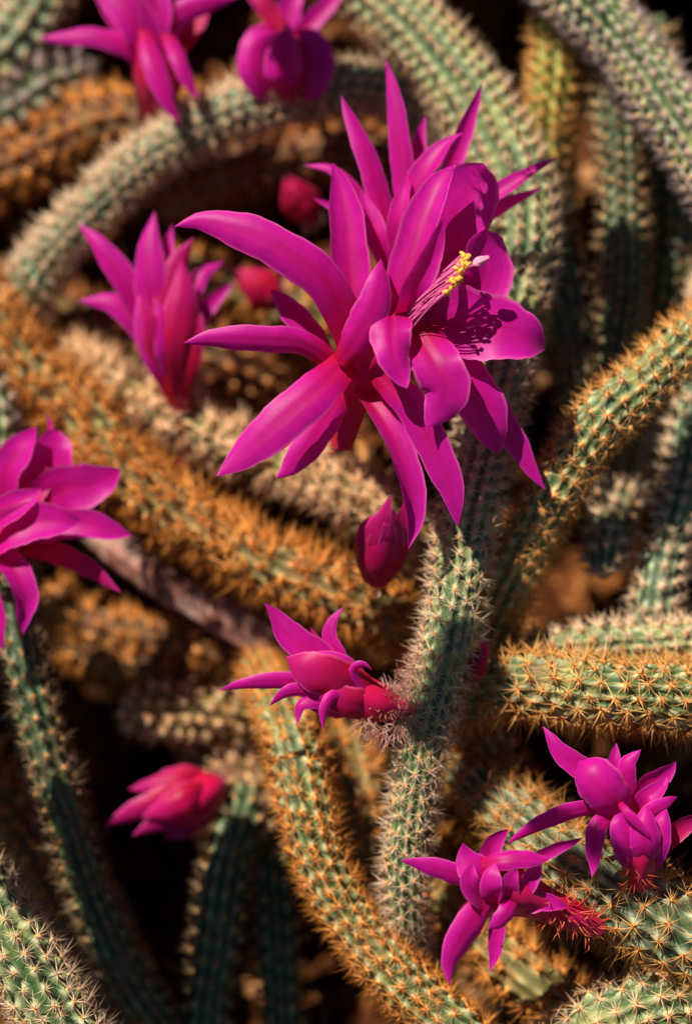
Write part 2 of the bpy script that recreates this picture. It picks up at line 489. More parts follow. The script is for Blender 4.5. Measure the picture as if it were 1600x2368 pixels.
STEMS = []
def stem(label, pts, r, body='st_green', sp='sp_pale', are='are_tan', ribs=10, gap=44, ln=34, nrad=11, ncen=4, wd=2.0, near=False,
         tip=None, group='cactus stems', name='cactus', cat='cactus', ar=7.0, depth_rib=0.20, nospine=False, shag=0.12):
    """pts (x, y, d[, rscale]); r body radius in picture units"""
    rng = np.random.default_rng(len(STEMS) + 50)
    arr = [(*P(*p[:3]), (p[3] if len(p) > 3 else 1.0) * r * S * (DIST - p[2]) / DIST) for p in pts]
    kk = np.mean([(DIST - p[2]) / DIST for p in pts]) * S
    tmp, L = spline(arr, 10)
    nrow = max(2, int(round(L / (gap * kk))))       # areoles along a rib
    per = 7
    n = nrow * per + 1
    c4, L = spline(arr, n)
    c = c4[:, :3]; rad = c4[:, 3].copy()
    sl_ = np.linspace(0, L / (r * kk), n)
    wob = sum(np.outer(np.sin(sl_ * f_ + rng.uniform(0, 6)), rng.normal(0, 1, 3)) * a_ for f_, a_ in ((0.55, .05), (1.1, .025)))
    c = c + wob * r * kk
    t, nn, bb = frames(c)
    s = np.linspace(0, 1, n)
    if tip in ('end', 'both'):
        rl = 1.4 * r * kk / L
        rad *= np.sqrt(np.clip(1 - np.clip((s - (1 - rl)) / rl, 0, 1) ** 2, 0.0004, 1))
    if tip in ('start', 'both'):
        rl = 1.4 * r * kk / L
        rad *= np.sqrt(np.clip(1 - np.clip((rl - s) / rl, 0, 1) ** 2, 0.0004, 1))
    na = ribs * 6
    th = np.linspace(0, 2 * math.pi, na, endpoint=False)
    twist = rng.uniform(-0.8, 0.8) * s
    ribw = 0.5 + 0.5 * np.cos(th * ribs)                    # crest of a rib at multiples of 2pi/ribs
    ribid = np.round(th * ribs / (2 * math.pi)).astype(int) % ribs
    rphase = (np.arange(ribs) % 2) * 0.5 + rng.uniform(-0.16, 0.16, ribs)
    phase = rphase[ribid]
    row = s[:, None] * nrow + 0.35 * np.sin(s * nrow * 0.9 + rng.uniform(0, 6))[:, None] * 0
    tub = (0.5 + 0.5 * np.cos(2 * math.pi * (row - 0.5 - phase[None]))) * ribw[None] ** 0.9
    lump = 1 + 0.05 * np.sin(s * 17 + rng.uniform(0, 6)) + 0.03 * np.sin(s * 41 + rng.uniform(0, 6))
    R = rad[:, None] * lump[:, None] * (1 - depth_rib + depth_rib * (0.40 * ribw[None] + 0.80 * tub ** 1.2) + (0 if not nospine else 0.05 * np.sin(th[None] * 3 + s[:, None] * 9)))
    ang = th[None] + twist[:, None]
    dirs = np.cos(ang)[..., None] * nn[:, None] + np.sin(ang)[..., None] * bb[:, None]
    v = c[:, None] + R[..., None] * dirs
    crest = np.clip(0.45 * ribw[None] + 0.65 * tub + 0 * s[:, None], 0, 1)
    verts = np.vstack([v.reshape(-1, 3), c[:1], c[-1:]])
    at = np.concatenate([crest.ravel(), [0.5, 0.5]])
    f = grid_faces(n, na, True)
    j = np.arange(na); j2 = (j + 1) % na
    cap0 = np.stack([j2, j, np.full(na, n * na)], 1)
    cap1 = np.stack([(n - 1) * na + j, (n - 1) * na + j2, np.full(na, n * na + 1)], 1)
    root = empty(name, c[0], label, cat, group)
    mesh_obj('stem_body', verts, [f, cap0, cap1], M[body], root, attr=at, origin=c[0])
    STEMS.append(root)
    if nospine:
        return root
    # areoles on the tubercle tops
    pos, TT, BB, NN = [], [], [], []
    for q in range(ribs):
        for w_ in range(nrow):
            u = (w_ + 0.5 + rphase[q]) / nrow
            if u > 0.998 or u < 0 or (not near and rng.uniform() < 0.04):
                continue
            i = min(n - 1, int(round(u * (n - 1))))
            k = q * 6
            nrm = dirs[i, k]
            if tip in ('end', 'both') and u > 0.985: continue
            if tip in ('start', 'both') and u < 0.015: continue
            pos.append(v[i, k]); NN.append(nrm); TT.append(t[i]); BB.append(np.cross(nrm, t[i]))
    pos, TT, BB, NN = map(np.array, (pos, TT, BB, NN))
    pos = pos + rng.normal(0, 2.0 * kk, pos.shape)
    view = norm(np.array(cam.location) - pos)
    facing = np.einsum('ij,ij->i', view, NN)
    k_in = np.ones(len(pos), bool)
    if near:
        # in view: inside the picture and on the near side
        rel = pos - FOC
        dw = rel @ TOW / S
        kq = (DIST - dw) / DIST
        xx = 800 + rel @ RIGHT / S / kq; yy = 1184 - rel @ UP / S / kq
        sel = np.where((facing > -0.25) & (xx > -60) & (xx < 1660) & (yy > -60) & (yy < 2430))[0]
        if len(sel) > 290:
            sel = sel[np.argsort(-facing[sel])[:290]]
        meshes = cluster_mesh((sp, are, ln, nrad, ncen, wd, ar), nrad, ncen, ln * S, wd * S, ar * S, M[sp], M[are])
        for i in sel:
            ob = bpy.data.objects.new('spine_cluster', meshes[rng.integers(0, len(meshes))])
            col.objects.link(ob)
            ob.parent = root
            an = rng.uniform(0, 6.28)
            tx = math.cos(an) * TT[i] + math.sin(an) * BB[i]
            tx = norm(tx - np.dot(tx, NN[i]) * NN[i]); ty = np.cross(NN[i], tx)
            sc = rng.uniform(0.85, 1.2)
            p = pos[i] - c[0]
            ob.matrix_basis = Matrix(((tx[0] * sc, ty[0] * sc, NN[i][0] * sc, p[0]), (tx[1] * sc, ty[1] * sc, NN[i][1] * sc, p[1]),
                                      (tx[2] * sc, ty[2] * sc, NN[i][2] * sc, p[2]), (0, 0, 0, 1)))
        k_in[sel] = False
    if k_in.any():
        a = (pos[k_in], TT[k_in], BB[k_in], NN[k_in])
        v1, f1 = spines_geo(*a, nrad, ncen, ln * kk, wd * kk, rng, shag)
        o = mesh_obj('spines', v1, f1, M[sp], root, smooth=False, origin=c[0]); o['kind'] = 'stuff'
        v2, f2 = areole_geo(*a, ar * kk, rng)
        o = mesh_obj('areoles', v2, f2, M[are], root, smooth=True, origin=c[0]); o['kind'] = 'stuff'
    return root

# --- the stems of the upper right
stem('tall pale green stem passing behind the largest flower and past the woolly flower base',
     [(780, -110, -720), (870, -10, -680, 1.0), (985, 95, -620, 1.02), (1095, 240, -560, 1.02), (1180, 400, -500, 1.04), (1205, 540, -450, 1.02), (1185, 690, -400, .96), (1160, 860, -340, .95),
      (1115, 1060, -270, .82), (1075, 1220, -210, .80), (1050, 1400, -160, .74), (1015, 1560, -140, .70), (985, 1700, -140, .68), (958, 1850, -160, .66), (935, 2040, -200, .60), (945, 2200, -330, .55), (1000, 2330, -700, .5)],
     76, 'st_green', 'sp_pale', 'are_or', ribs=12, gap=36, ln=34, near=True, nrad=12, ncen=4, wd=1.3, ar=6)
stem('thick pale green stem arching down across the darkness with lilac-grey spines',
     [(1180, -170, -600), (1290, -50, -560), (1430, 90, -520), (1560, 270, -480), (1690, 470, -440), (1800, 700, -420), (1880, 1000, -900)], 68, 'st_green', 'sp_grey', 'are_or', ribs=13, gap=33, ln=30, ar=6, wd=1.7)
stem('short yellow stem hanging behind the two pale green stems', [(1310, -60, -700), (1292, 60, -690), (1282, 180, -680, 1.1), (1268, 280, -700), (1270, 400, -760, .9), (1290, 640, -1100, .9)],
     52, 'st_yellow', 'sp_gold', 'are_or', ribs=11, gap=32, ln=26, ar=6)
stem('straight upright stem, lit above and shaded below', [(1415, 70, -660, .8), (1425, 200, -620), (1432, 340, -600), (1440, 520, -580), (1443, 690, -570, .95), (1420, 850, -560, .9), (1400, 1050, -620, .9), (1410, 1280, -1050, .8)],
     51, 'st_shaded', 'sp_shaded', 'are_or', ribs=11, gap=34, ln=26, ar=6)
stem('dark green stem standing in shade behind the straight upright stem', [(1500, 60, -900, .9), (1535, 300, -840), (1555, 520, -800), (1535, 730, -780), (1500, 900, -800), (1490, 1100, -1100)], 55, 'st_shaded', 'sp_shaded', 'are_or', ribs=10, gap=42, ln=24)
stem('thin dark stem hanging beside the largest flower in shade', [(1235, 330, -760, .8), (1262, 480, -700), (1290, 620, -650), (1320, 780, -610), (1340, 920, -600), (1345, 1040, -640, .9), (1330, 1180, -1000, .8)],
     50, 'st_shaded', 'sp_shaded', 'are_or', ribs=9, gap=46, ln=34)
stem('yellow-green stem leaning diagonally, golden spined', [(1690, 700, -330), (1590, 790, -260), (1490, 890, -220), (1400, 965, -210), (1320, 1070, -240), (1235, 1220, -290), (1175, 1350, -350, .95), (1130, 1470, -480, .9), (1110, 1620, -800, .8)],
     57, 'st_green', 'sp_gold', 'are_or', ribs=11, gap=40, ln=38, near=True, wd=1.7)
stem('dark stem whose pale stubby tip stands in the black hollow', [(1400, 1335, -420, .8), (1398, 1290, -430), (1415, 1200, -520), (1440, 1100, -640), (1460, 980, -760), (1470, 900, -1100)], 44, 'st_teal', 'sp_pale', 'are_or', ribs=9, gap=40, ln=30, tip='start')
stem('green stem rising along the picture edge from the double horizontal stem', [(1510, 1520, -420), (1515, 1400, -410), (1535, 1290, -430), (1580, 1130, -470), (1610, 960, -520), (1640, 760, -600), (1680, 500, -1000)],
     48, 'st_teal', 'sp_pale', 'are_tan', ribs=9, gap=42, ln=32)
stem('green horizontal stem lying above the broad golden-spined one', [(1760, 1470, -330), (1600, 1482, -330), (1450, 1492, -340), (1310, 1502, -370, .95), (1190, 1520, -430, .9), (1100, 1560, -560, .8), (1040, 1640, -900, .7)],
     46, 'st_green', 'sp_pale', 'are_or', ribs=10, gap=42, ln=32)
stem('broad horizontal green stem bristling with long golden spines', [(1800, 1640, -210), (1640, 1620, -180), (1500, 1608, -160), (1370, 1598, -160), (1250, 1588, -190, .92), (1150, 1590, -260, .82), (1070, 1640, -380, .7), (1020, 1760, -800, .6)],
     75, 'st_green', 'sp_gold', 'are_or', ribs=14, gap=47, ln=48, near=True, wd=2.2, ar=7, nrad=9, ncen=4)
stem('rusty shaded stem between the tall stem and the lower flowers', [(1030, 1560, -420), (1085, 1650, -400), (1140, 1740, -400), (1200, 1850, -440), (1260, 1980, -560), (1320, 2150, -900)], 52, 'st_olive', 'sp_rust', 'are_or', ribs=10, gap=44, ln=36, shag=0.4, ncen=7)
stem('thick green stem with star-shaped spine clusters under the two lower flowers', [(1040, 1760, -520, .55), (1120, 1835, -330, .66), (1210, 1910, -250, .74), (1310, 1985, -190, .84), (1410, 2050, -140, .94), (1520, 2115, -110, 1.0), (1640, 2180, -100), (1800, 2270, -100), (1950, 2400, -200)],
     93, 'st_teal', 'sp_gold', 'are_or', ribs=13, gap=54, ln=54, near=True, wd=1.35, nrad=14, ncen=4, ar=6.5)
stem('pale green stem crossing the corner below the star-spined stem', [(1780, 2330, -170), (1640, 2318, -150), (1500, 2335, -140), (1370, 2390, -150), (1250, 2480, -200), (1150, 2600, -500)], 82, 'st_green', 'sp_peach', 'are_or', ribs=12, gap=44, ln=44, near=True, wd=1.6)
stem('orange-spined old stem lying below the downward petal tips', [(1360, 2420, -330), (1290, 2320, -330), (1210, 2250, -340), (1120, 2180, -380), (1050, 2090, -450), (1000, 1990, -700)], 58, 'st_olive', 'sp_orange', 'are_or', ribs=9, gap=50, ln=54, shag=0.4, ncen=7)
# --- lower centre and left
stem('curving green stem edged with orange spines below the woolly flower', [(600, 1540, -620, .8), (640, 1620, -420, .95), (680, 1720, -320), (708, 1850, -280), (740, 1980, -260), (800, 2110, -240), (885, 2220, -220), (985, 2320, -200), (1100, 2430, -200), (1200, 2560, -500)],
     57, 'st_green', 'sp_orange', 'are_or', ribs=11, gap=38, ln=40, near=True, wd=1.8)
stem('shaggy orange stem in shade behind the curving green stem', [(800, 1700, -800), (830, 1800, -560), (850, 1920, -500), (860, 2040, -500), (900, 2160, -560), (960, 2280, -800)], 50, 'st_olive', 'sp_orange', 'are_or', ribs=9, gap=46, ln=40, shag=0.4, ncen=7)
stem('slim green stem dropping from the half-hidden flower at the edge', [(20, 1240, -520, .9), (42, 1400, -440), (62, 1560, -400), (98, 1720, -400), (150, 1880, -410), (200, 2040, -430), (260, 2190, -450), (340, 2330, -500), (450, 2470, -700)],
     45, 'st_shaded', 'sp_shaded', 'are_or', ribs=9, gap=46, ln=36)
stem('green corner stem with white spines, lit from above', [(-130, 1960, -220), (-30, 2090, -150), (50, 2210, -120), (120, 2330, -110), (180, 2450, -120), (240, 2600, -400)], 82, 'st_green', 'sp_pale', 'are_or', ribs=12, gap=42, ln=40, near=True, nrad=13, ncen=4, wd=1.4)
stem('drooping rust-brown old stem behind the white-spined corner stem', [(-80, 1770, -760), (10, 1850, -720), (80, 1950, -700), (140, 2070, -700), (210, 2210, -720), (300, 2360, -760), (380, 2520, -900)], 56, 'st_brown', 'sp_orange', 'are_or', ribs=9, gap=44, ln=34, shag=0.4, ncen=7)
stem('upright shaded green stem with one lit edge under the drooping crimson bud', [(470, 2470, -560), (480, 2320, -530), (500, 2160, -520), (530, 2000, -540), (555, 1890, -600), (580, 1760, -900)], 51, 'st_shaded', 'sp_shaded', 'are_or', ribs=9, gap=48, ln=28)
stem('dark green stem deep in shade next to the orange-edged curve', [(655, 2470, -640), (650, 2300, -640), (640, 2130, -650), (628, 1980, -700), (610, 1850, -950)], 46, 'st_shaded', 'sp_shaded', 'are_or', ribs=9, gap=46, ln=26)
stem('tan dried stem at the foot of the black hollow', [(200, 2020, -1000), (250, 2110, -760), (290, 2210, -740), (350, 2310, -740), (420, 2420, -800)], 30, 'st_brown', 'sp_peach', 'are_tan', ribs=8, gap=40, ln=24, shag=0.4, ncen=7)
# --- the old orange stems on the left
stem('broad old stem shaggy with orange spines running diagonally under the pink flowers', [(-170, 560, -780), (-60, 690, -720), (60, 830, -660), (180, 960, -620), (310, 1110, -580), (480, 1235, -540), (660, 1325, -500), (820, 1395, -480, .9), (950, 1450, -520, .8), (1050, 1500, -800, .7)],
     62, 'st_olive', 'sp_orange', 'are_or', ribs=11, gap=44, ln=56, nrad=12, ncen=9, wd=2.3, shag=0.45)
stem('peach-spined stem running under the trumpet-shaped flower', [(140, 800, -860, .8), (240, 880, -680, .9), (370, 945, -640), (520, 1025, -600), (680, 1090, -570), (820, 1150, -540), (930, 1215, -520, .9), (1010, 1290, -600, .8), (1060, 1400, -900, .7)],
     47, 'st_olive', 'sp_peach', 'are_tan', ribs=10, gap=40, ln=46, nrad=12, ncen=9, wd=2.3, shag=0.45)
stem('grey-green arching stem bridging the brown hollow', [(20, 860, -980, .9), (62, 690, -760), (120, 590, -720), (220, 480, -690), (370, 350, -670), (550, 255, -660), (740, 205, -660), (890, 205, -680), (990, 270, -720), (1060, 400, -760), (1100, 560, -1000)],
     50, 'st_teal', 'sp_pale', 'are_or', ribs=11, gap=34, ln=36, ar=6, wd=1.8)
stem('blurred grey-green stem leaning out of the top corner', [(170, -160, -980), (110, -40, -900), (50, 60, -860), (-30, 150, -840), (-140, 240, -900)], 70, 'st_teal', 'sp_pale', 'are_tan', ribs=10, gap=42, ln=32)
stem('blurred pale stem end poking in below the corner stem', [(190, 180, -1000, .8), (110, 190, -900), (30, 240, -870), (-60, 300, -870), (-180, 370, -950)], 60, 'st_teal', 'sp_grey', 'are_tan', ribs=10, gap=40, ln=36)
stem('rust-brown stem with an orange-bristled ridge below the top flower', [(470, 300, -1060, .8), (400, 285, -920), (280, 285, -880), (160, 320, -870), (40, 375, -880), (-90, 420, -920)], 66, 'st_brown', 'sp_orange', 'are_or', ribs=9, gap=46, ln=46, shag=0.4, ncen=7)
stem('bare pinkish-brown dead stem under the big orange stem', [(180, 1200, -900, .8), (290, 1280, -760), (400, 1360, -720), (510, 1420, -700, 1.05), (600, 1470, -690, 1.05), (690, 1540, -740), (790, 1640, -1000)], 44, 'st_dead', ribs=7, gap=60, nospine=True,
     name='dead_cactus', cat='dead cactus', group='dead stems', depth_rib=0.07)
stem('rusty dry stem, upper of two lying above the cream-spined stub', [(120, 1390, -1000), (220, 1440, -860), (360, 1470, -830), (500, 1510, -820), (640, 1560, -900)], 40, 'st_brown', 'sp_orange', 'are_or', ribs=8, gap=44, ln=38, shag=0.4, ncen=7)
stem('rusty dry stem, lower of two lying above the cream-spined stub', [(110, 1460, -1020), (240, 1520, -860), (370, 1550, -830), (500, 1570, -840), (620, 1600, -950)], 36, 'st_brown', 'sp_orange', 'are_or', ribs=8, gap=44, ln=42, shag=0.4, ncen=7)
stem('stubby cream-spined stem end jutting over the black hollow', [(275, 1650, -700, .8), (340, 1650, -690), (430, 1648, -690), (540, 1655, -740), (680, 1680, -1000)], 56, 'st_olive', 'sp_peach', 'are_tan', ribs=10, gap=34, ln=28, ncen=4, wd=2.0, tip='start', shag=0.4)
stem('dry peach-spined stem behind the drooping crimson bud', [(440, 1730, -900), (520, 1770, -740), (580, 1830, -700), (640, 1900, -700), (700, 2010, -950)], 40, 'st_brown', 'sp_peach', 'are_tan', ribs=8, gap=40, ln=32, shag=0.4, ncen=7)
stem('sliver of pale green stem at the picture edge above the half-hidden flower', [(-50, 820, -620), (-10, 930, -600), (0, 1040, -600), (-20, 1200, -640), (-40, 1400, -900)], 40, 'st_green', 'sp_grey', 'are_tan', ribs=9, gap=40, ln=26)
stem('rust-brown stem lying behind the trumpet-shaped flower', [(90, 700, -1050), (200, 750, -940), (340, 790, -920), (500, 830, -920), (660, 900, -1050)], 60, 'st_brown', 'sp_rust', 'are_or', ribs=9, gap=46, ln=34, shag=0.4, ncen=7)
stem('golden dry stem behind the small crimson bud', [(420, 640, -1050), (520, 650, -940), (620, 690, -920), (720, 760, -920), (800, 850, -1050)], 56, 'st_olive', 'sp_orange', 'are_or', ribs=9, gap=46, ln=36, shag=0.4, ncen=7)
stem('brown old stem crossing the hollow under the grey-green arch', [(380, 470, -1080), (520, 400, -960), (680, 370, -940), (840, 360, -940), (980, 390, -1080)], 56, 'st_brown', 'sp_rust', 'are_or', ribs=9, gap=46, ln=34, shag=0.4, ncen=7)

# --- stems added outside the view, set between it and the sun to cast shade
def beyond(x, y, d, side, m):
    k = (DIST - d) / DIST
    X, Y = (x - 800) * k, (y - 1184) * k
    t = 0.0
    while t < 4000:
        t += 10
        d2 = d + SUN_F[2] * t
        k2 = (DIST - d2) / DIST
        px, py = 800 + (X + SUN_F[0] * t) / k2, 1184 + (Y - SUN_F[1] * t) / k2
        if (side == 'top' and py < -m) or (side == 'left' and px < -m):
            break
    return (px, py, d2)
def over(label, targets, side, m, r, body):  # unseen stem added so its shadow lands on the targets
    pts = [beyond(*q, side, m) for q in targets]
    x, y, d = pts[-1]
    k = (DIST - d) / DIST
    for t in (350, 900, 1500, 2300):                    # tail runs sunward, so its shade falls on the same spot
        d2 = d + SUN_F[2] * t
        k2 = (DIST - d2) / DIST
        pts.append((800 + ((x - 800) * k + SUN_F[0] * t) / k2, 1184 + ((y - 1184) * k - SUN_F[1] * t) / k2, d2))
    stem(label, pts, r, body, 'sp_pale', 'are_tan', gap=52, tip='start')
over('added pale green stem above the view, shading the straight upright stem', [(1400, 1080, -540), (1430, 900, -510), (1445, 760, -510), (1445, 620, -520)], 'top', 150, 64, 'st_green')
over('added stem above the view, shading the right half of the grey-green arch', [(980, 250, -650), (900, 215, -620), (830, 205, -610), (760, 210, -610)], 'top', 130, 58, 'st_teal')
over('added long stem high above the view, shading the tall stem by the woolly-based flower', [(940, 1690, -90), (1005, 1665, -90), (1070, 1635, -150), (1140, 1600, -190)], 'top', 160, 48, 'st_green')
over('added thin stem high above the view, shading the star-spined stem', [(1500, 2080, -30), (1440, 2045, -40), (1380, 2020, -60), (1310, 1985, -90)], 'top', 170, 36, 'st_green')
over('added green stem left of the view, shading the slim green stem', [(120, 1780, -340), (180, 1930, -350), (240, 2110, -380), (310, 2280, -420)], 'left', 150, 60, 'st_green')
over('added thick green stem left of the view, shading the stem under the crimson bud', [(540, 1960, -500), (510, 2100, -460), (490, 2230, -460), (480, 2360, -480)], 'left', 170, 84, 'st_green')
over('added slim green stem left of the view, shading the stem next to the orange-edged curve', [(625, 1980, -650), (640, 2130, -600), (650, 2270, -600), (655, 2400, -600)], 'left', 190, 66, 'st_teal')

# ------------------------------------------------------------------ flowers
PROF = {
    'lance': ([0, .2, .45, .7, .88, .96, 1], [.5, .78, 1, .82, .42, .14, .015]),
    'blunt': ([0, .2, .5, .78, .92, .98, 1], [.5, .75, .98, .95, .62, .22, .02]),
    'spoon': ([0, .2, .5, .75, .9, .975, 1], [.35, .55, .85, 1, .8, .35, .02]),
    'strap': ([0, .15, .4, .7, .86, .95, 1], [.62, .85, 1, .9, .56, .24, .02]),
    'flare': ([0, .15, .4, .7, .87, .95, 1], [.85, .96, 1, .88, .55, .27, .03]),
    'wide': ([0, .15, .4, .75, .92, .98, 1], [.6, .9, 1, 1, .72, .32, .03]),
}
def petal(root, org, pts, w, shape='lance', roll=0.0, cup=0.3, mat='petal', tw=0.0, nt=26, ns=11, wave=0.05, fold=0.0, name='petal'):
    rg = np.random.default_rng(int(abs(pts[0][0] * 7 + pts[-1][1] * 13 + w * 3)) + 5)
    arr = [(*P(*p), S * (DIST - p[2]) / DIST) for p in pts]
    c4, L = spline(arr, nt)
    c = c4[:, :3]; kk = c4[:, 3]
    t = norm(np.gradient(c, axis=0))
    s = np.linspace(0, 1, nt)
    ts = np.linspace(0, 1, 200)
    pr = np.interp(ts, *PROF[shape])
    ker = np.hanning(17); ker /= ker.sum()
    prs = np.convolve(np.pad(pr, 8, mode='edge'), ker, 'valid')
    prs[-8:] = np.minimum(prs[-8:], np.linspace(prs[-8], 0.015, 8))
    hw = np.interp(s, ts, prs) * w * 0.5 * kk
    n0 = norm(TOW[None] - (t @ TOW)[:, None] * t)
    side0 = np.cross(t, n0)
    a = np.radians(roll + tw * s)[:, None]
    n = np.cos(a) * n0 + np.sin(a) * side0
    side = np.cos(a) * side0 - np.sin(a) * n0
    q = np.linspace(-1, 1, ns)
    ph = rg.uniform(0, 6.28, 3)
    hk = np.clip((s - .8) / .2, 0, 1)[:, None] ** 2 * w * kk[:, None]
    c = c + side * hk * rg.uniform(-.14, .14) + n * hk * rg.uniform(-.22, .22)
    wv = wave * np.sin(s[:, None] * rg.uniform(6, 10) + ph[0] + (q[None] > 0) * 2) * np.abs(q[None]) ** 2 * np.minimum(1, s[:, None] * 3)
    edge = 1 + 0.035 * np.sin(s[:, None] * 23 + ph[1] + (q[None] > 0) * 1.7) + 0.02 * np.sin(s[:, None] * 57 + ph[2] + (q[None] > 0) * 2.9)
    hgt = cup * (q[None] ** 2 - 0.3) + wv + fold * np.abs(q[None]) - 0.10 * np.exp(-(q[None] / 0.16) ** 2) * (1 - s[:, None]) 
    lat = q[None] * edge * (1 - 0.15 * min(1, abs(cup)) * q[None] ** 2)
    v = c[:, None] + side[:, None] * (hw[:, None] * lat)[..., None] + n[:, None] * (hw[:, None] * hgt)[..., None]
    uv = np.stack(np.broadcast_arrays((q[None] + 1) / 2, s[:, None]), -1).reshape(-1, 2)
    o = mesh_obj(name, v.reshape(-1, 3), grid_faces(nt, ns), M[mat], root, uv=uv, origin=org)
    return o

def tube(root, org, pts, radii, mat='tube', name='flower_tube', na=20, n=24, flute=0.06):
    arr = [(*P(*p), r * S * (DIST - p[2]) / DIST) for p, r in zip(pts, radii)]
    c4, L = spline(arr, n)
    c = c4[:, :3]
    t, nn, bb = frames(c)
    th = np.linspace(0, 2 * math.pi, na, endpoint=False)
    R = np.maximum(c4[:, 3], 1e-5)[:, None] * (1 + flute * np.cos(th * 5)[None])
    v = c[:, None] + R[..., None] * (np.cos(th)[None, :, None] * nn[:, None] + np.sin(th)[None, :, None] * bb[:, None])
    s = np.linspace(0, 1, n)
    uv = np.stack(np.broadcast_arrays(0.5 + 0.3 * np.sin(th)[None], s[:, None]), -1).reshape(-1, 2)
    return mesh_obj(name, v.reshape(-1, 3), grid_faces(n, na, True), M[mat], root, uv=uv, origin=org), c4, nn, bb

def hairs(root, org, centers, n, ln, mat='hair', wd=1.1, spread=1.0, bias=(0, 0, 0), name='hairs'):
    """soft curved hairs: centers list of (x,y,d,r)"""
    rg = np.random.default_rng(int(centers[0][0] + centers[0][1]))
    V, F = [], []
    bw = bias[0] * RIGHT + bias[1] * UP + bias[2] * TOW
    for i in range(n):
        a, b = centers[rg.integers(0, len(centers))], centers[rg.integers(0, len(centers))]
        u = rg.uniform()
        c = [a[k] * (1 - u) + b[k] * u for k in range(4)] if rg.uniform() < 0.6 else a
        dr = norm(rg.normal(0, 1, 3)); 
        base = P(c[0], c[1], c[2]) + dr * c[3] * S
        d = norm(dr * spread + bw)
        L = ln * S * rg.uniform(0.5, 1.2)
        d2 = norm(d + rg.normal(0, 0.55, 3))
        w_ = wd * S
        ax = norm(np.cross(d, rg.normal(0, 1, 3))); ay = np.cross(d, ax)
        m1 = base + d * L * 0.5; m2 = m1 + d2 * L * 0.5
        k = len(V)
        for pt, ww in ((base, w_), (m1, w_ * 0.8)):
            V += [pt + ww * ax, pt + ww * (-.5 * ax + .87 * ay), pt + ww * (-.5 * ax - .87 * ay)]
        V.append(m2)
        for q in range(3):
            r = (q + 1) % 3
            F += [[k + q, k + r, k + 3 + r], [k + q, k + 3 + r, k + 3 + q], [k + 3 + q, k + 3 + r, k + 6]]
    o = mesh_obj(name, np.array(V), np.array(F), M[mat], root, smooth=True, origin=org)
    o['kind'] = 'stuff'
    return o

def blob(root, org, p, rx, ry, axis, mat, name, seed=0, lump=0.18, n=8):
    """small lumpy ellipsoid, long axis rx along axis (frame vector)"""
    rg = np.random.default_rng(seed)
    ax = norm(axis[0] * RIGHT + axis[1] * UP + axis[2] * TOW)
    b = norm(np.cross(ax, np.array([.3, .2, .9]))); c = np.cross(ax, b)
    th = np.linspace(0, 2 * math.pi, n, endpoint=False); la = np.linspace(-1.45, 1.45, n)
    f = 1 + rg.uniform(-lump, lump, (n, n))
    cen = P(*p)
    v = cen + (np.sin(la)[:, None] * f * rx * S)[..., None] * ax + ((np.cos(la)[:, None] * np.cos(th)[None]) * f * ry * S)[..., None] * b + ((np.cos(la)[:, None] * np.sin(th)[None]) * f * ry * S)[..., None] * c
    verts = np.vstack([v.reshape(-1, 3), cen - ax * rx * S, cen + ax * rx * S])
    j = np.arange(n); j2 = (j + 1) % n
    return mesh_obj(name, verts, [grid_faces(n, n, True), np.stack([j2, j, np.full(n, n * n)], 1), np.stack([(n - 1) * n + j, (n - 1) * n + j2, np.full(n, n * n + 1)], 1)], M[mat], root, origin=org)

def flower(label, base, petals, name='cactus_flower', cat='flower', group='magenta cactus flowers', dmul=1.0):
    org = P(*base)
    root = empty(name, org, label, cat, group)
    for pt in petals:
        pts, w = pt[0], pt[1]
        kw = pt[2] if len(pt) > 2 else {}
        petal(root, org, pts, w, **kw)
    return root, org

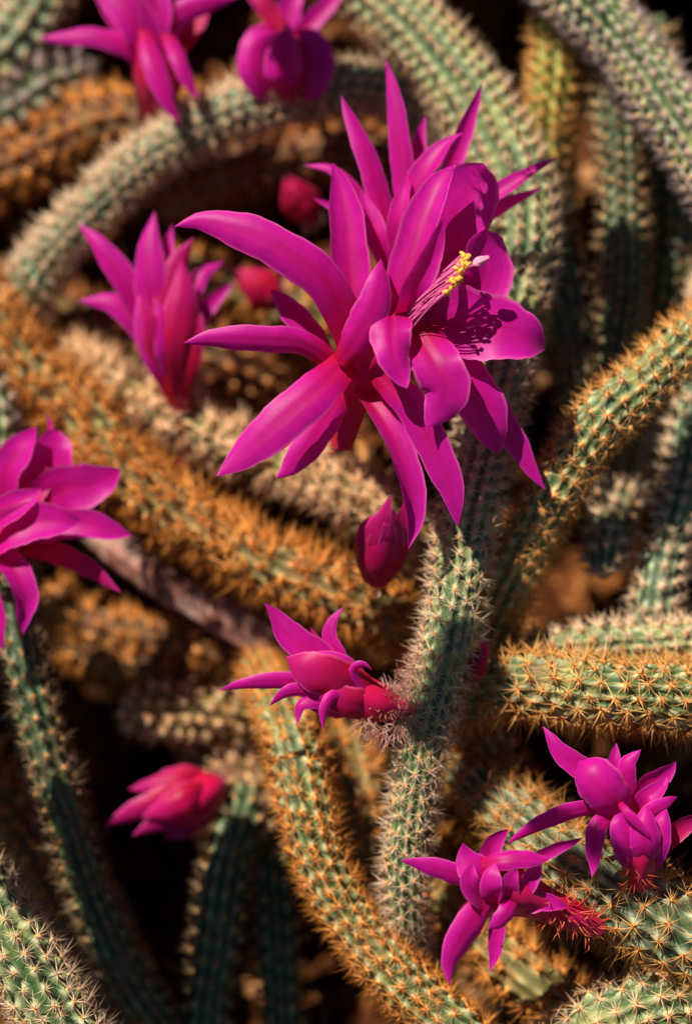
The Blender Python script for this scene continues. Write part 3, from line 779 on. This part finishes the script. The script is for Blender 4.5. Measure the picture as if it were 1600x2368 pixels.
# --- the largest flower
F1, O1 = flower('largest magenta flower with yellow stamens, facing sideways in front of the tall stem', (795, 1010, -190), [
    # reflexed lower whorl
    ([(812, 800, -90), (778, 690, -30), (725, 625, 0), (625, 562, 10), (530, 524, 0), (462, 510, -20), (413, 517, -40)], 108, dict(shape='strap', roll=12, cup=-.35, tw=-20)),
    ([(818, 790, -120), (812, 640, -120), (800, 500, -130), (779, 376, -150)], 98, dict(shape='strap', roll=0, cup=.55)),
    ([(775, 845, -70), (700, 795, -30), (600, 785, -10), (500, 783, -10), (426, 790, -20)], 70, dict(shape='strap', roll=-18, cup=-.4)),
    ([(765, 840, -140), (715, 765, -130), (670, 712, -130), (632, 668, -140)], 70, dict(shape='strap', roll=15, cup=-.35)),
    ([(800, 835, -20), (735, 900, 40), (650, 975, 60), (570, 1045, 50), (503, 1096, 30)], 112, dict(shape='strap', roll=10, cup=-.25)),
    ([(800, 890, -110), (755, 965, -80), (705, 1040, -70), (646, 1112, -80)], 82, dict(shape='strap', roll=-8, cup=-.3)),
    ([(835, 900, -60), (895, 985, -15), (935, 1080, 0), (955, 1180, -10), (948, 1268, -30)], 82, dict(shape='strap', roll=-30, cup=.55)),
    ([(860, 850, 0), (945, 935, 30), (1000, 1035, 30), (1042, 1130, 20), (1055, 1218, 0)], 88, dict(shape='strap', roll=18, cup=-.2)),
    # side petal hugging the tube
    ([(785, 840, 20), (828, 775, 70), (868, 700, 90), (884, 594, 80)], 96, dict(shape='lance', roll=-14, cup=-.4, tw=40)),
    # corolla
    ([(918, 760, 10), (938, 650, 40), (982, 500, 40), (1040, 368, 15)], 104, dict(shape='flare', roll=-26, cup=.4, wave=.10)),
    ([(935, 740, 40), (958, 670, 90), (992, 595, 105), (1026, 512, 95)], 70, dict(shape='flare', roll=26, cup=.3, wave=.16)),
    ([(950, 750, -30), (1000, 640, -60), (1060, 500, -60), (1112, 378, -75)], 160, dict(shape='wide', roll=8, cup=.22, wave=.12)),
    ([(965, 745, -10), (1050, 690, -50), (1114, 640, -45), (1114, 530, -30)], 146, dict(shape='wide', roll=22, cup=.28, wave=.2)),
    ([(945, 742, 5), (1050, 748, 0), (1165, 762, 15), (1274, 798, -20)], 172, dict(shape='flare', roll=-10, cup=.18, nt=40, ns=17, wave=.2)),
    ([(960, 780, -10), (1050, 850, -20), (1118, 945, -30), (1156, 1054, -60)], 126, dict(shape='flare', roll=-10, cup=-.15, wave=.14)),
    ([(1000, 840, -80), (1120, 920, -100), (1190, 1020, -110), (1254, 1136, -130)], 68, dict(shape='lance', roll=5, cup=-.2)),
    ([(962, 768, 30), (1006, 838, 78), (1032, 910, 80), (988, 986, 58)], 122, dict(shape='flare', roll=-6, cup=-.12, wave=.26, nt=36, ns=17)),
    ([(908, 700, 45), (905, 772, 98), (914, 835, 114), (940, 896, 104)], 96, dict(shape='flare', roll=-14, cup=-.1, wave=.36, nt=36, ns=17)),
])
tb, _, _, _ = tube(F1, O1, [(790, 1030, -200), (810, 950, -150), (830, 880, -90), (870, 810, -20), (920, 765, 20)], [26, 34, 46, 60, 46])
hairs(F1, O1, [(790, 1040, -200, 22), (800, 1000, -180, 28)], 70, 36, 'hair_red')
def stamen_bundle(root, org, start, ends, style_end, rs=1.6):
    for i, e in enumerate(ends):
        u_ = i / max(1, len(ends) - 1)
        s0 = (start[0] + 4 * u_ + rnd.uniform(-14, 14), start[1] + 24 - 66 * u_ + rnd.uniform(-10, 10), start[2] + rnd.uniform(-15, 15))
        mid = ((s0[0] + e[0]) / 2 + rnd.uniform(-4, 4), (s0[1] + e[1]) / 2 - 6 + rnd.uniform(-4, 4), (s0[2] + e[2]) / 2 + 12)
        arr = [(*P(*q), rs * S) for q in (s0, mid, e)]
        c4, L = spline(arr, 12)
        t, nn, bb = frames(c4[:, :3])
        th = np.linspace(0, 2 * math.pi, 5, endpoint=False)
        v = c4[:, None, :3] + rs * S * (np.cos(th)[None, :, None] * nn[:, None] + np.sin(th)[None, :, None] * bb[:, None])
        st = mesh_obj('stamen', v.reshape(-1, 3), grid_faces(12, 5, True), M['filament'], root, origin=org)
        an = blob(None, P(*e), e, 8, 5, (rnd.uniform(-1, 1), rnd.uniform(-.3, 1), rnd.uniform(-.5, .5)), 'anther', 'anther', seed=i)
        an.parent = st
        an.location = Vector(P(*e) - org)
    if style_end:
        arr = [start, ((start[0] + style_end[0]) / 2, (start[1] + style_end[1]) / 2 - 8, start[2] + 20), style_end]
        so_, _, _, _ = tube(root, org, arr, [3.2, 3, 2.8], 'filament', 'style', 8, 14, 0)
        for k in range(6):
            a = k * 1.047
            lobe = [(style_end[0] - 4, style_end[1] + 2, style_end[2]), (style_end[0] + 8 + 5 * math.cos(a), style_end[1] - 5 + 7 * math.sin(a), style_end[2] + 7 * math.cos(a)), (style_end[0] + 30 + 2 * math.cos(a), style_end[1] - 14 + 3 * math.sin(a), style_end[2] + 3 * math.cos(a))]
            tube(so_, org, lobe, [3.5, 5, 2.5], 'stigma', 'stigma_lobe', 7, 10, 0)
            for ch in so_.children:
                ch.location = Vector((0, 0, 0))
ends = []
for k in range(44):
    u = k / 43
    ends.append((1034 + 46 * u + rnd.uniform(-12, 12), 682 - 86 * u + rnd.uniform(-9, 9), 110 + rnd.uniform(-28, 28)))
stamen_bundle(F1, O1, (935, 745, 30), ends, (1098, 610, 110))

# --- the flower behind it
F2, O2 = flower('slender-petalled magenta flower opening upward behind the largest flower', (950, 700, -330), [
    ([(905, 590, -250), (885, 480, -230), (845, 350, -220), (785, 222, -240)], 64, dict(roll=20, cup=-.3)),
    ([(930, 580, -270), (932, 450, -260), (918, 290, -250), (898, 134, -260)], 60, dict(roll=-18, cup=-.35)),
    ([(945, 560, -320), (958, 440, -320), (966, 350, -320), (979, 266, -330)], 54, dict(roll=10, cup=.3)),
    ([(935, 560, -210), (958, 450, -180), (1000, 370, -170), (1060, 300, -190)], 76, dict(roll=-35, cup=.4)),
    ([(985, 560, -260), (1030, 420, -250), (1070, 310, -250), (1117, 193, -260)], 56, dict(roll=20, cup=.35)),
    ([(980, 600, -240), (1080, 490, -220), (1180, 425, -210), (1287, 360, -220)], 50, dict(roll=-20, cup=.35)),
    ([(980, 620, -260), (1070, 535, -250), (1160, 475, -250), (1258, 434, -260)], 44, dict(roll=20, cup=.3)),
    ([(985, 640, -280), (1060, 570, -270), (1110, 520, -270), (1160, 478, -280)], 44, dict(roll=0, cup=.3)),
    ([(905, 600, -290), (850, 480, -280), (775, 395, -270), (702, 382, -290)], 42, dict(roll=20, cup=-.35)),
    ([(905, 620, -290), (850, 540, -280), (790, 490, -280), (722, 458, -290)], 34, dict(roll=-10, cup=.3)),
    ([(910, 650, -220), (880, 570, -180), (860, 510, -180), (835, 440, -200)], 60, dict(roll=10, cup=.3)),
    ([(940, 640, -210), (920, 550, -170), (925, 480, -160), (945, 400, -170)], 56, dict(roll=-15, cup=.35)),
    ([(960, 640, -210), (980, 560, -170), (1000, 490, -160), (1010, 400, -170)], 66, dict(roll=25, cup=.35)),
])
tube(F2, O2, [(950, 760, -350), (945, 700, -330), (938, 640, -290), (935, 570, -250)], [34, 40, 52, 60])
# --- trumpet-shaped flower on the left
F3, O3 = flower('trumpet-shaped magenta flower with red throat, in profile on the peach-spined stem', (415, 930, -590), [
    ([(385, 860, -520), (330, 720, -470), (262, 610, -450), (186, 508, -470)], 75, dict(roll=15, cup=.35)),
    ([(395, 850, -510), (355, 700, -450), (343, 590, -440), (355, 490, -460)], 92, dict(roll=-15, cup=-.35)),
    ([(400, 840, -530), (385, 700, -490), (382, 600, -490), (400, 520, -500)], 65, dict(roll=0, cup=.4)),
    ([(405, 860, -500), (395, 720, -450), (410, 620, -450), (446, 548, -470)], 82, dict(roll=20, cup=-.35, mat='petal_red')),
    ([(415, 850, -520), (430, 720, -500), (460, 640, -500), (518, 606, -520)], 65, dict(roll=-20, cup=-.35)),
    ([(415, 880, -530), (440, 780, -510), (480, 710, -510), (542, 652, -530)], 52, dict(roll=10, cup=.3)),
    ([(390, 870, -510), (330, 760, -470), (260, 700, -460), (183, 700, -480)], 70, dict(roll=10, cup=-.35)),
    ([(400, 905, -520), (365, 815, -455), (345, 745, -425), (333, 688, -410)], 65, dict(roll=-10, cup=-.4, mat='petal_red')),
    ([(405, 905, -520), (388, 820, -450), (377, 750, -430), (366, 690, -430)], 60, dict(roll=10, cup=-.4)),
    ([(410, 915, -520), (410, 810, -445), (420, 710, -425), (430, 600, -440)], 98, dict(roll=10, cup=-.4, mat='petal_red')),
    ([(412, 915, -530), (430, 830, -470), (440, 750, -455), (436, 660, -470)], 78, dict(roll=-20, cup=-.4, mat='petal_red')),
    ([(402, 910, -530), (370, 830, -475), (345, 750, -455), (335, 650, -460)], 82, dict(roll=15, cup=-.4)),
])
tube(F3, O3, [(420, 945, -600), (408, 900, -570), (395, 840, -530), (385, 760, -490), (382, 690, -480)], [24, 33, 46, 50, 24])
hairs(F3, O3, [(420, 925, -590, 34), (440, 880, -570, 20)], 60, 60, 'hair', wd=2.0)
# --- half-hidden flower at the left edge
F4, O4 = flower('wide-open magenta flower cut by the picture edge, on the slim green stem', (20, 1290, -430), [
    ([(20, 1200, -330), (10, 1110, -300), (45, 1045, -290), (84, 988, -300)], 96, dict(shape='strap', roll=-20, cup=.35)),
    ([(60, 1190, -350), (100, 1110, -330), (120, 1050, -330), (142, 998, -330)], 104, dict(shape='wide', roll=12, cup=.25, wave=.15)),
    ([(75, 1170, -370), (110, 1080, -370), (118, 1010, -370), (112, 952, -370)], 26, dict(roll=0, cup=.5)),
    ([(60, 1190, -330), (140, 1135, -300), (210, 1120, -300), (282, 1096, -310)], 118, dict(shape='flare', roll=10, cup=.2, wave=.12)),
    ([(40, 1240, -330), (140, 1215, -300), (220, 1215, -300), (302, 1246, -320)], 76, dict(shape='strap', roll=-10, cup=.3)),
    ([(10, 1270, -360), (110, 1275, -330), (200, 1312, -320), (278, 1370, -340)], 56, dict(roll=5, cup=-.3, mat='petal_red')),
    ([(30, 1240, -330), (95, 1180, -318), (150, 1160, -318), (205, 1165, -322)], 120, dict(shape='flare', roll=0, cup=.15, mat='petal_red', wave=.15)),
    ([(20, 1230, -330), (60, 1150, -312), (95, 1110, -312), (120, 1085, -318)], 90, dict(shape='flare', roll=-8, cup=.2, mat='petal_red')),
    ([(-60, 1260, -270), (-10, 1200, -230), (45, 1165, -220), (100, 1135, -230)], 84, dict(shape='strap', roll=-20, cup=.4)),
    ([(-50, 1270, -260), (20, 1225, -220), (100, 1205, -220), (190, 1212, -230)], 104, dict(shape='strap', roll=-12, cup=.35)),
    ([(-20, 1260, -300), (30, 1310, -240), (60, 1380, -230), (46, 1466, -250)], 72, dict(roll=-25, cup=.4)),
    ([(-40, 1280, -300), (-20, 1360, -260), (0, 1430, -250), (2, 1510, -270)], 46, dict(roll=20, cup=.3)),
    ([(-30, 1250, -330), (-60, 1160, -310), (-90, 1080, -310), (-120, 1010, -320)], 80, dict(shape='strap', roll=-10, cup=.3)),
    ([(-40, 1270, -310), (-110, 1250, -280), (-190, 1260, -280), (-260, 1300, -300)], 76, dict(shape='strap', roll=10, cup=.3)),
])
tube(F4, O4, [(20, 1310, -450), (10, 1280, -420), (20, 1240, -360), (60, 1190, -320)], [26, 36, 52, 40])
hairs(F4, O4, [(25, 1320, -440, 30)], 40, 44)
# --- top flowers
F5, O5 = flower('magenta flower with drooping pale-lit petals at the top edge', (360, 270, -760), [
    ([(350, 190, -640), (310, 120, -590), (220, 84, -570), (93, 90, -580)], 54, dict(shape='strap', roll=10, cup=-.35)),
    ([(335, 60, -560), (352, 130, -510), (375, 200, -500), (410, 288, -520)], 60, dict(roll=-15, cup=-.4)),
    ([(385, 70, -560), (410, 130, -510), (432, 180, -505), (458, 230, -520)], 42, dict(shape='strap', roll=-15, cup=-.4)),
    ([(365, 170, -620), (330, 70, -560), (280, 0, -550), (220, -70, -580)], 96, dict(shape='strap', roll=-10, cup=.3)),
    ([(380, 160, -620), (400, 50, -560), (470, 10, -550), (550, -4, -570)], 64, dict(roll=15, cup=-.35)),
    ([(370, 160, -600), (360, 60, -550), (365, -20, -540), (380, -110, -560)], 80, dict(roll=0, cup=.3)),
    ([(380, 160, -640), (425, 90, -620), (455, 40, -620), (480, -40, -640)], 60, dict(roll=0, cup=.3, mat='petal_red')),
    ([(345, 150, -650), (280, 50, -640), (240, -20, -640), (180, -90, -660)], 60, dict(roll=0, cup=.3)),
])
tube(F5, O5, [(355, 290, -790), (360, 240, -730), (368, 170, -650), (375, 90, -590)], [30, 42, 60, 58])
hairs(F5, O5, [(345, 270, -760, 36)], 50, 48)
F6, O6 = flower('half-open magenta flower resting on the grey-green arch', (650, 225, -640), [
    ([(650, 228, -620), (600, 180, -560), (590, 120, -550), (640, 65, -570)], 84, dict(shape='strap', roll=20, cup=-.5)),
    ([(660, 228, -610), (655, 180, -530), (655, 120, -525), (660, 55, -560)], 100, dict(shape='strap', roll=0, cup=-.6)),
    ([(680, 228, -620), (725, 180, -560), (730, 120, -560), (690, 60, -590)], 84, dict(shape='strap', roll=-20, cup=-.5)),
    ([(650, 215, -660), (640, 120, -650), (660, 40, -640), (700, -40, -640)], 90, dict(roll=0, cup=.3)),
    ([(640, 60, -590), (600, 70, -570), (570, 100, -560), (550, 140, -570)], 34, dict(roll=0, cup=-.3)),
    ([(690, 70, -600), (730, 90, -590), (755, 140, -590), (770, 190, -610)], 50, dict(roll=0, cup=-.3)),
    ([(670, 100, -620), (720, 50, -620), (760, 10, -620), (800, -30, -630)], 50, dict(roll=0, cup=.3)),
    ([(650, 100, -620), (630, 40, -620), (600, 0, -620), (560, -40, -640)], 50, dict(roll=0, cup=.3, mat='petal_red')),
])
tube(F6, O6, [(662, 245, -650), (662, 215, -640), (662, 160, -610), (664, 90, -600)], [30, 48, 62, 40])
hairs(F6, O6, [(660, 240, -640, 40)], 40, 40)
# --- woolly flower on the tall stem
F7, O7 = flower('magenta flower with a woolly pink base growing from the tall stem, pointing sideways', (930, 1630, -130), [
    ([(820, 1600, -110), (740, 1525, -90), (670, 1470, -90), (621, 1390, -100)], 84, dict(roll=12, cup=.35)),
    ([(835, 1590, -120), (775, 1505, -110), (762, 1455, -110), (790, 1402, -110)], 46, dict(roll=-15, cup=-.5, fold=.3)),
    ([(830, 1590, -150), (770, 1530, -150), (740, 1490, -150), (718, 1450, -150)], 28, dict(roll=0, cup=.3, mat='petal_red')),
    ([(860, 1615, -70), (780, 1575, -20), (710, 1550, -10), (652, 1535, -40)], 112, dict(shape='strap', roll=-8, cup=-.3, mat='petal_red', wave=.12)),
    ([(820, 1610, -110), (720, 1580, -80), (610, 1576, -70), (503, 1594, -80)], 48, dict(roll=-15, cup=-.35)),
    ([(820, 1625, -90), (720, 1600, -50), (665, 1600, -40), (621, 1634, -50)], 44, dict(roll=-20, cup=-.4)),
    ([(820, 1630, -80), (740, 1620, -50), (695, 1632, -45), (688, 1676, -50)], 40, dict(roll=20, cup=-.4)),
    ([(840, 1630, -60), (775, 1610, -20), (750, 1638, -10), (746, 1686, -20)], 32, dict(roll=-10, cup=-.5)),
    ([(850, 1610, -50), (818, 1555, -25), (836, 1536, -15), (862, 1548, -20)], 26, dict(roll=20, cup=-.5)),
    ([(850, 1600, -100), (800, 1550, -70), (750, 1530, -60), (690, 1515, -70)], 70, dict(roll=10, cup=-.4)),
    ([(880, 1640, -80), (820, 1630, -35), (770, 1615, -30), (715, 1590, -45)], 84, dict(shape='flare', roll=-16, cup=-.35, mat='petal_red')),
    ([(875, 1620, -80), (820, 1580, -50), (780, 1555, -45), (730, 1535, -55)], 76, dict(shape='flare', roll=16, cup=-.35, mat='petal_red')),
    ([(850, 1635, -90), (790, 1635, -60), (740, 1630, -60), (690, 1620, -70)], 66, dict(roll=-10, cup=-.4, mat='petal_red')),
])
tube(F7, O7, [(950, 1640, -130), (905, 1636, -110), (860, 1620, -90), (790, 1590, -85), (740, 1570, -85)], [22, 32, 46, 44, 16])
hairs(F7, O7, [(890, 1625, -90, 34), (930, 1630, -110, 34), (960, 1600, -120, 30), (965, 1550, -130, 22), (985, 1500, -140, 15), (960, 1660, -110, 36)], 800, 40, 'hair', wd=0.9)
hairs(F7, O7, [(840, 1665, -70, 10), (875, 1690, -70, 14), (910, 1690, -80, 16)], 130, 62, 'hair', wd=0.9, bias=(-0.4, -0.9, 0.2))
# --- the two lower flowers
OFF = 45.0
F8, O8 = flower('magenta flower with a cupped rounded front petal beside the broad golden-spined stem', (1480, 2030, -60), [
    ([(1440, 1870, -70), (1375, 1800, -40), (1300, 1745, -30), (1257, 1678, -40)], 64, dict(roll=10, cup=.3)),
    ([(1450, 1885, -20), (1415, 1850, 30), (1375, 1805, 40), (1335, 1758, 10)], 118, dict(shape='blunt', roll=-10, cup=-.5)),
    ([(1440, 1850, -110), (1425, 1800, -110), (1420, 1760, -110), (1424, 1718, -120)], 40, dict(roll=0, cup=.3)),
    ([(1450, 1860, -90), (1445, 1800, -70), (1452, 1762, -65), (1482, 1736, -70)], 52, dict(roll=-20, cup=-.4)),
    ([(1460, 1870, -80), (1500, 1815, -60), (1530, 1795, -60), (1568, 1766, -70)], 62, dict(roll=12, cup=.35)),
    ([(1470, 1890, -60), (1490, 1850, -30), (1515, 1830, -30), (1545, 1800, -50)], 50, dict(roll=-20, cup=.4)),
    ([(1470, 1920, -40), (1500, 1880, -10), (1530, 1862, -10), (1567, 1840, -20)], 42, dict(roll=10, cup=-.3)),
    ([(1430, 1875, -50), (1350, 1870, -20), (1260, 1900, -10), (1168, 1950, -10)], 48, dict(roll=-15, cup=-.35)),
    ([(1430, 1885, -30), (1385, 1905, 10), (1372, 1960, 15), (1373, 2026, 10)], 50, dict(roll=15, cup=-.25)),
    ([(1430, 1850, 20), (1445, 1875, 50), (1475, 1905, 55), (1502, 1938, 45)], 24, dict(roll=10, cup=-.4)),
    ([(1482, 2015, -40), (1458, 1960, 10), (1440, 1915, 20), (1432, 1868, 10)], 82, dict(shape='strap', roll=12, cup=-.4)),
    ([(1485, 2018, -40), (1488, 1965, 22), (1490, 1915, 32), (1495, 1862, 20)], 84, dict(shape='strap', roll=-6, cup=-.45)),
    ([(1490, 2015, -40), (1515, 1960, 0), (1525, 1915, 5), (1540, 1870, 0)], 64, dict(shape='strap', roll=-20, cup=-.4)),
    ([(1505, 2000, -60), (1545, 1940, -40), (1590, 1905, -40), (1650, 1885, -50)], 52, dict(roll=10, cup=.3, mat='petal_red')),
])
tube(F8, O8, [(1478, 2045, -80), (1482, 2010, -50), (1482, 1960, -20), (1465, 1890, -10)], [24, 31, 36, 22])
hairs(F8, O8, [(1445, 1970, -20, 24), (1470, 2020, -40, 30)], 60, 46, 'hair_red')
OFF = 0.0
F9, O9 = flower('star-like magenta flower in front of the star-spined stem, its long petals hanging down', (1370, 2150, -50), [
    ([(1140, 2060, 60), (1060, 2025, 90), (990, 2003, 95), (926, 1990, 90)], 58, dict(roll=-12, cup=-.3)),
    ([(1150, 2030, 40), (1130, 1980, 40), (1145, 1945, 40), (1174, 1916, 40)], 54, dict(roll=10, cup=.3)),
    ([(1150, 2070, 60), (1110, 2020, 95), (1080, 1990, 95), (1060, 1962, 80)], 88, dict(shape='strap', roll=20, cup=-.25, wave=.15)),
    ([(1110, 2000, 90), (1160, 1990, 115), (1210, 1985, 115), (1270, 1990, 100)], 50, dict(shape='strap', roll=-25, cup=-.35)),
    ([(1190, 2010, 60), (1240, 1985, 70), (1290, 1960, 70), (1348, 1940, 60)], 36, dict(roll=15, cup=.3)),
    ([(1170, 2090, 60), (1210, 2050, 90), (1230, 2020, 90), (1250, 1985, 80)], 56, dict(shape='strap', roll=25, cup=.4)),
    ([(1170, 2110, 40), (1220, 2090, 60), (1260, 2085, 60), (1314, 2100, 50)], 52, dict(roll=-10, cup=.3)),
    ([(1130, 2090, 80), (1095, 2060, 115), (1085, 2030, 120), (1095, 2000, 110)], 60, dict(shape='strap', roll=20, cup=.25, wave=.25)),
    ([(1150, 2090, 80), (1135, 2060, 125), (1135, 2030, 130), (1140, 1995, 120)], 62, dict(shape='strap', roll=-20, cup=-.25, wave=.25)),
    ([(1170, 2090, 80), (1175, 2060, 120), (1180, 2035, 125), (1190, 2010, 115)], 56, dict(shape='strap', roll=20, cup=.25, wave=.25)),
    ([(1150, 2060, 60), (1100, 2120, 100), (1055, 2190, 105), (1024, 2268, 95)], 80, dict(roll=-18, cup=-.35)),
    ([(1160, 2080, 60), (1150, 2140, 60), (1145, 2190, 60), (1137, 2246, 55)], 42, dict(roll=15, cup=.3)),
    ([(1190, 2070, 90), (1175, 2105, 120), (1155, 2130, 125), (1130, 2152, 120)], 48, dict(shape='strap', roll=-10, cup=-.45)),
    ([(1120, 2070, 60), (1085, 2110, 70), (1075, 2150, 70), (1080, 2200, 60)], 50, dict(roll=10, cup=.3, mat='petal_red')),
])
tube(F9, O9, [(1385, 2150, -40), (1330, 2120, -20), (1260, 2090, 10), (1190, 2060, 50), (1155, 2050, 80)], [22, 34, 40, 52, 44])
hairs(F9, O9, [(1360, 2140, -20, 30), (1310, 2115, 0, 36), (1280, 2095, 10, 36)], 150, 50, 'hair_red', wd=1.6)
# --- drooping crimson bud flower
F10, O10 = flower('drooping crimson half-closed flower in front of the black hollow', (495, 1815, -620), [
    ([(490, 1825, -560), (420, 1835, -500), (330, 1870, -490), (238, 1908, -510)], 66, dict(roll=-10, cup=-.4, mat='petal_red')),
    ([(490, 1820, -570), (430, 1805, -520), (360, 1815, -520), (298, 1826, -540)], 60, dict(roll=15, cup=-.4, mat='petal_red')),
    ([(490, 1835, -560), (440, 1870, -510), (370, 1905, -500), (308, 1930, -510)], 66, dict(roll=-20, cup=-.4, mat='petal_red')),
    ([(490, 1840, -580), (460, 1890, -540), (420, 1925, -540), (385, 1945, -550)], 66, dict(shape='strap', roll=-25, cup=-.4, mat='petal_red')),
    ([(488, 1815, -580), (440, 1795, -550), (390, 1800, -550), (340, 1820, -560)], 60, dict(shape='strap', roll=20, cup=-.4, mat='petal_red')),
    ([(490, 1830, -540), (440, 1845, -470), (390, 1870, -465), (330, 1890, -490)], 84, dict(roll=0, cup=-.5, mat='petal_red')),
])
tube(F10, O10, [(505, 1810, -640), (480, 1830, -570), (430, 1860, -540), (370, 1880, -530)], [22, 44, 54, 26])
hairs(F10, O10, [(505, 1812, -630, 26)], 40, 40)

# --- buds
def bud(label, base, tipp, r, mat='bud', wool=True, n=6, seed=0):
    org = P(*base)
    root = empty('flower_bud', org, label, 'flower bud', 'red flower buds')
    b = np.array(base, float); e = np.array(tipp, float)
    L = np.linalg.norm((e - b)[:2]) + 1e-6
    ax = (e - b) / np.linalg.norm(e - b)
    sd = np.array([-ax[1], ax[0], 0]); sd = sd / (np.linalg.norm(sd) + 1e-6)
    tube(root, org, [tuple(b), tuple(b + (e - b) * .35), tuple(b + (e - b) * .75), tuple(e)], [r * .55, r * .92, r * .7, r * .12], mat, 'bud_body', flute=0.03)
    for k in range(n):
        u = (k + 0.5) / n * 2 - 1
        off = sd * r * u * 0.95
        dd = math.sqrt(max(0, 1 - u * u)) * r
        p0 = b + off * 0.5 + np.array([0, 0, dd * .5]); p1 = b + (e - b) * .4 + off + np.array([0, 0, dd * 1.02]); p2 = b + (e - b) * .8 + off * .75 + np.array([0, 0, dd * .8])
        p3 = b + (e - b) * (1.0 + 0.16 * ((k * 7 + seed) % 3 - 0.7)) + off * (.3 + .25 * (k % 2)) + np.array([0, 0, dd * .25])
        petal(root, org, [tuple(p0), tuple(p1), tuple(p2), tuple(p3)], r * .85, shape='strap', roll=u * 50, cup=-.25, mat=mat, wave=.15)
    if wool:
        hairs(root, org, [(base[0], base[1], base[2], r * .7), (*(b + (e - b) * .2)[:2], base[2], r * .8)], 60, r * .8, 'hair', wd=1.6)
    return root
bud('plump red bud hanging in the hollow between the flowers', (720, 505, -800), (672, 425, -720), 44, seed=1)
bud('dark red pointed bud beside the short side petal', (650, 700, -760), (565, 635, -720), 44, seed=2)
bud('rosy bud with a pointed tip and woolly base below the longest hanging petal', (870, 1335, -300), (898, 1180, -140), 62, mat='petal_red', seed=3)
bud('small rose bud on the shaded flank of the tall stem', (1085, 1575, -150), (1120, 1500, -150), 24, seed=4)
bud('tiny dark red bud between the orange and the peach-spined stems', (450, 1090, -650), (395, 1060, -640), 20, seed=5)

# ------------------------------------------------------------------ stones and litter on the bank
def stone(label, x, y, r, seed, lift=0.3, dim=None):
    rg = np.random.default_rng(seed)
    d = float(ground_d(np.array([x * 1.0]), np.array([y * 1.0]))[0]) + r * lift
    if dim: d = dim[0]
    cen = P(x, y, d)
    nu, nv = 22, 32
    la = np.linspace(-math.pi / 2 + .02, math.pi / 2 - .02, nu); th = np.linspace(0, 2 * math.pi, nv, endpoint=False)
    dr = np.stack(np.broadcast_arrays(np.cos(la)[:, None] * np.cos(th)[None], np.cos(la)[:, None] * np.sin(th)[None], np.sin(la)[:, None]), -1)
    f = np.ones((nu, nv))
    for k in range(9):           # chipped facets
        a = norm(rg.normal(0, 1, 3)); h = rg.uniform(.62, .9)
        f = np.minimum(f, h / np.maximum(dr @ a, 1e-3) + 0.02)
    for k in range(14):
        a = rg.normal(0, 1, 3) * rg.uniform(3, 11)
        f = f * (1 + 0.02 * np.sin(dr @ a + rg.uniform(0, 6)))
    sc = np.array([1.2, .95, .8]) * r * S * rg.uniform(.85, 1.15, 3)
    if dim: sc = np.array(dim[1:]) * S
    q = dr * f[..., None] * sc
    v = cen + q[..., :1] * RIGHT + q[..., 1:2] * UP + q[..., 2:] * TOW
    verts = np.vstack([v.reshape(-1, 3), cen - sc[2] * .6 * TOW, cen + sc[2] * .8 * TOW])
    j = np.arange(nv); j2 = (j + 1) % nv
    o = mesh_obj('stone', verts, [grid_faces(nu, nv, True), np.stack([j2, j, np.full(nv, nu * nv)], 1), np.stack([(nu - 1) * nv + j, (nu - 1) * nv + j2, np.full(nv, nu * nv + 1)], 1)], M['stone'], origin=cen)
    o['label'] = label; o['category'] = 'stone'; o['group'] = 'ochre stones'
    return o
stone('small ochre stone lit in the gap left of the straight upright stem', 1372, 420, 55, 1)
stone('ochre stone behind the thin dark hanging stem', 1265, 700, 110, 2)
stone('tan stone below the right-hand petals of the largest flower', 1215, 850, 90, 3)
stone('rounded tan stone under the hanging petals of the star-like flower', 1060, 2290, 110, 4, 0.9)
stone('brown stone between the trumpet-shaped flower and the largest flower', 560, 880, 120, 5)
stone('small tan stone at the foot of the two dark green stems', 590, 2290, 45, 6, 1.2)
stone('brown stone under the corner of the rust-brown stem', 90, 560, 80, 7)
stone('pale stone under the half-hidden flower', 210, 1290, 60, 8, 1.5)
stone('ochre stone between the dark stems near the diagonal golden stem', 1495, 700, 90, 9)
stone('added large ochre boulder left of the view, shading the lower-left hollow', -520, 1180, 300, 12, dim=(-350, 380, 300, 760))  # unseen boulder, added to throw shade over the hollow
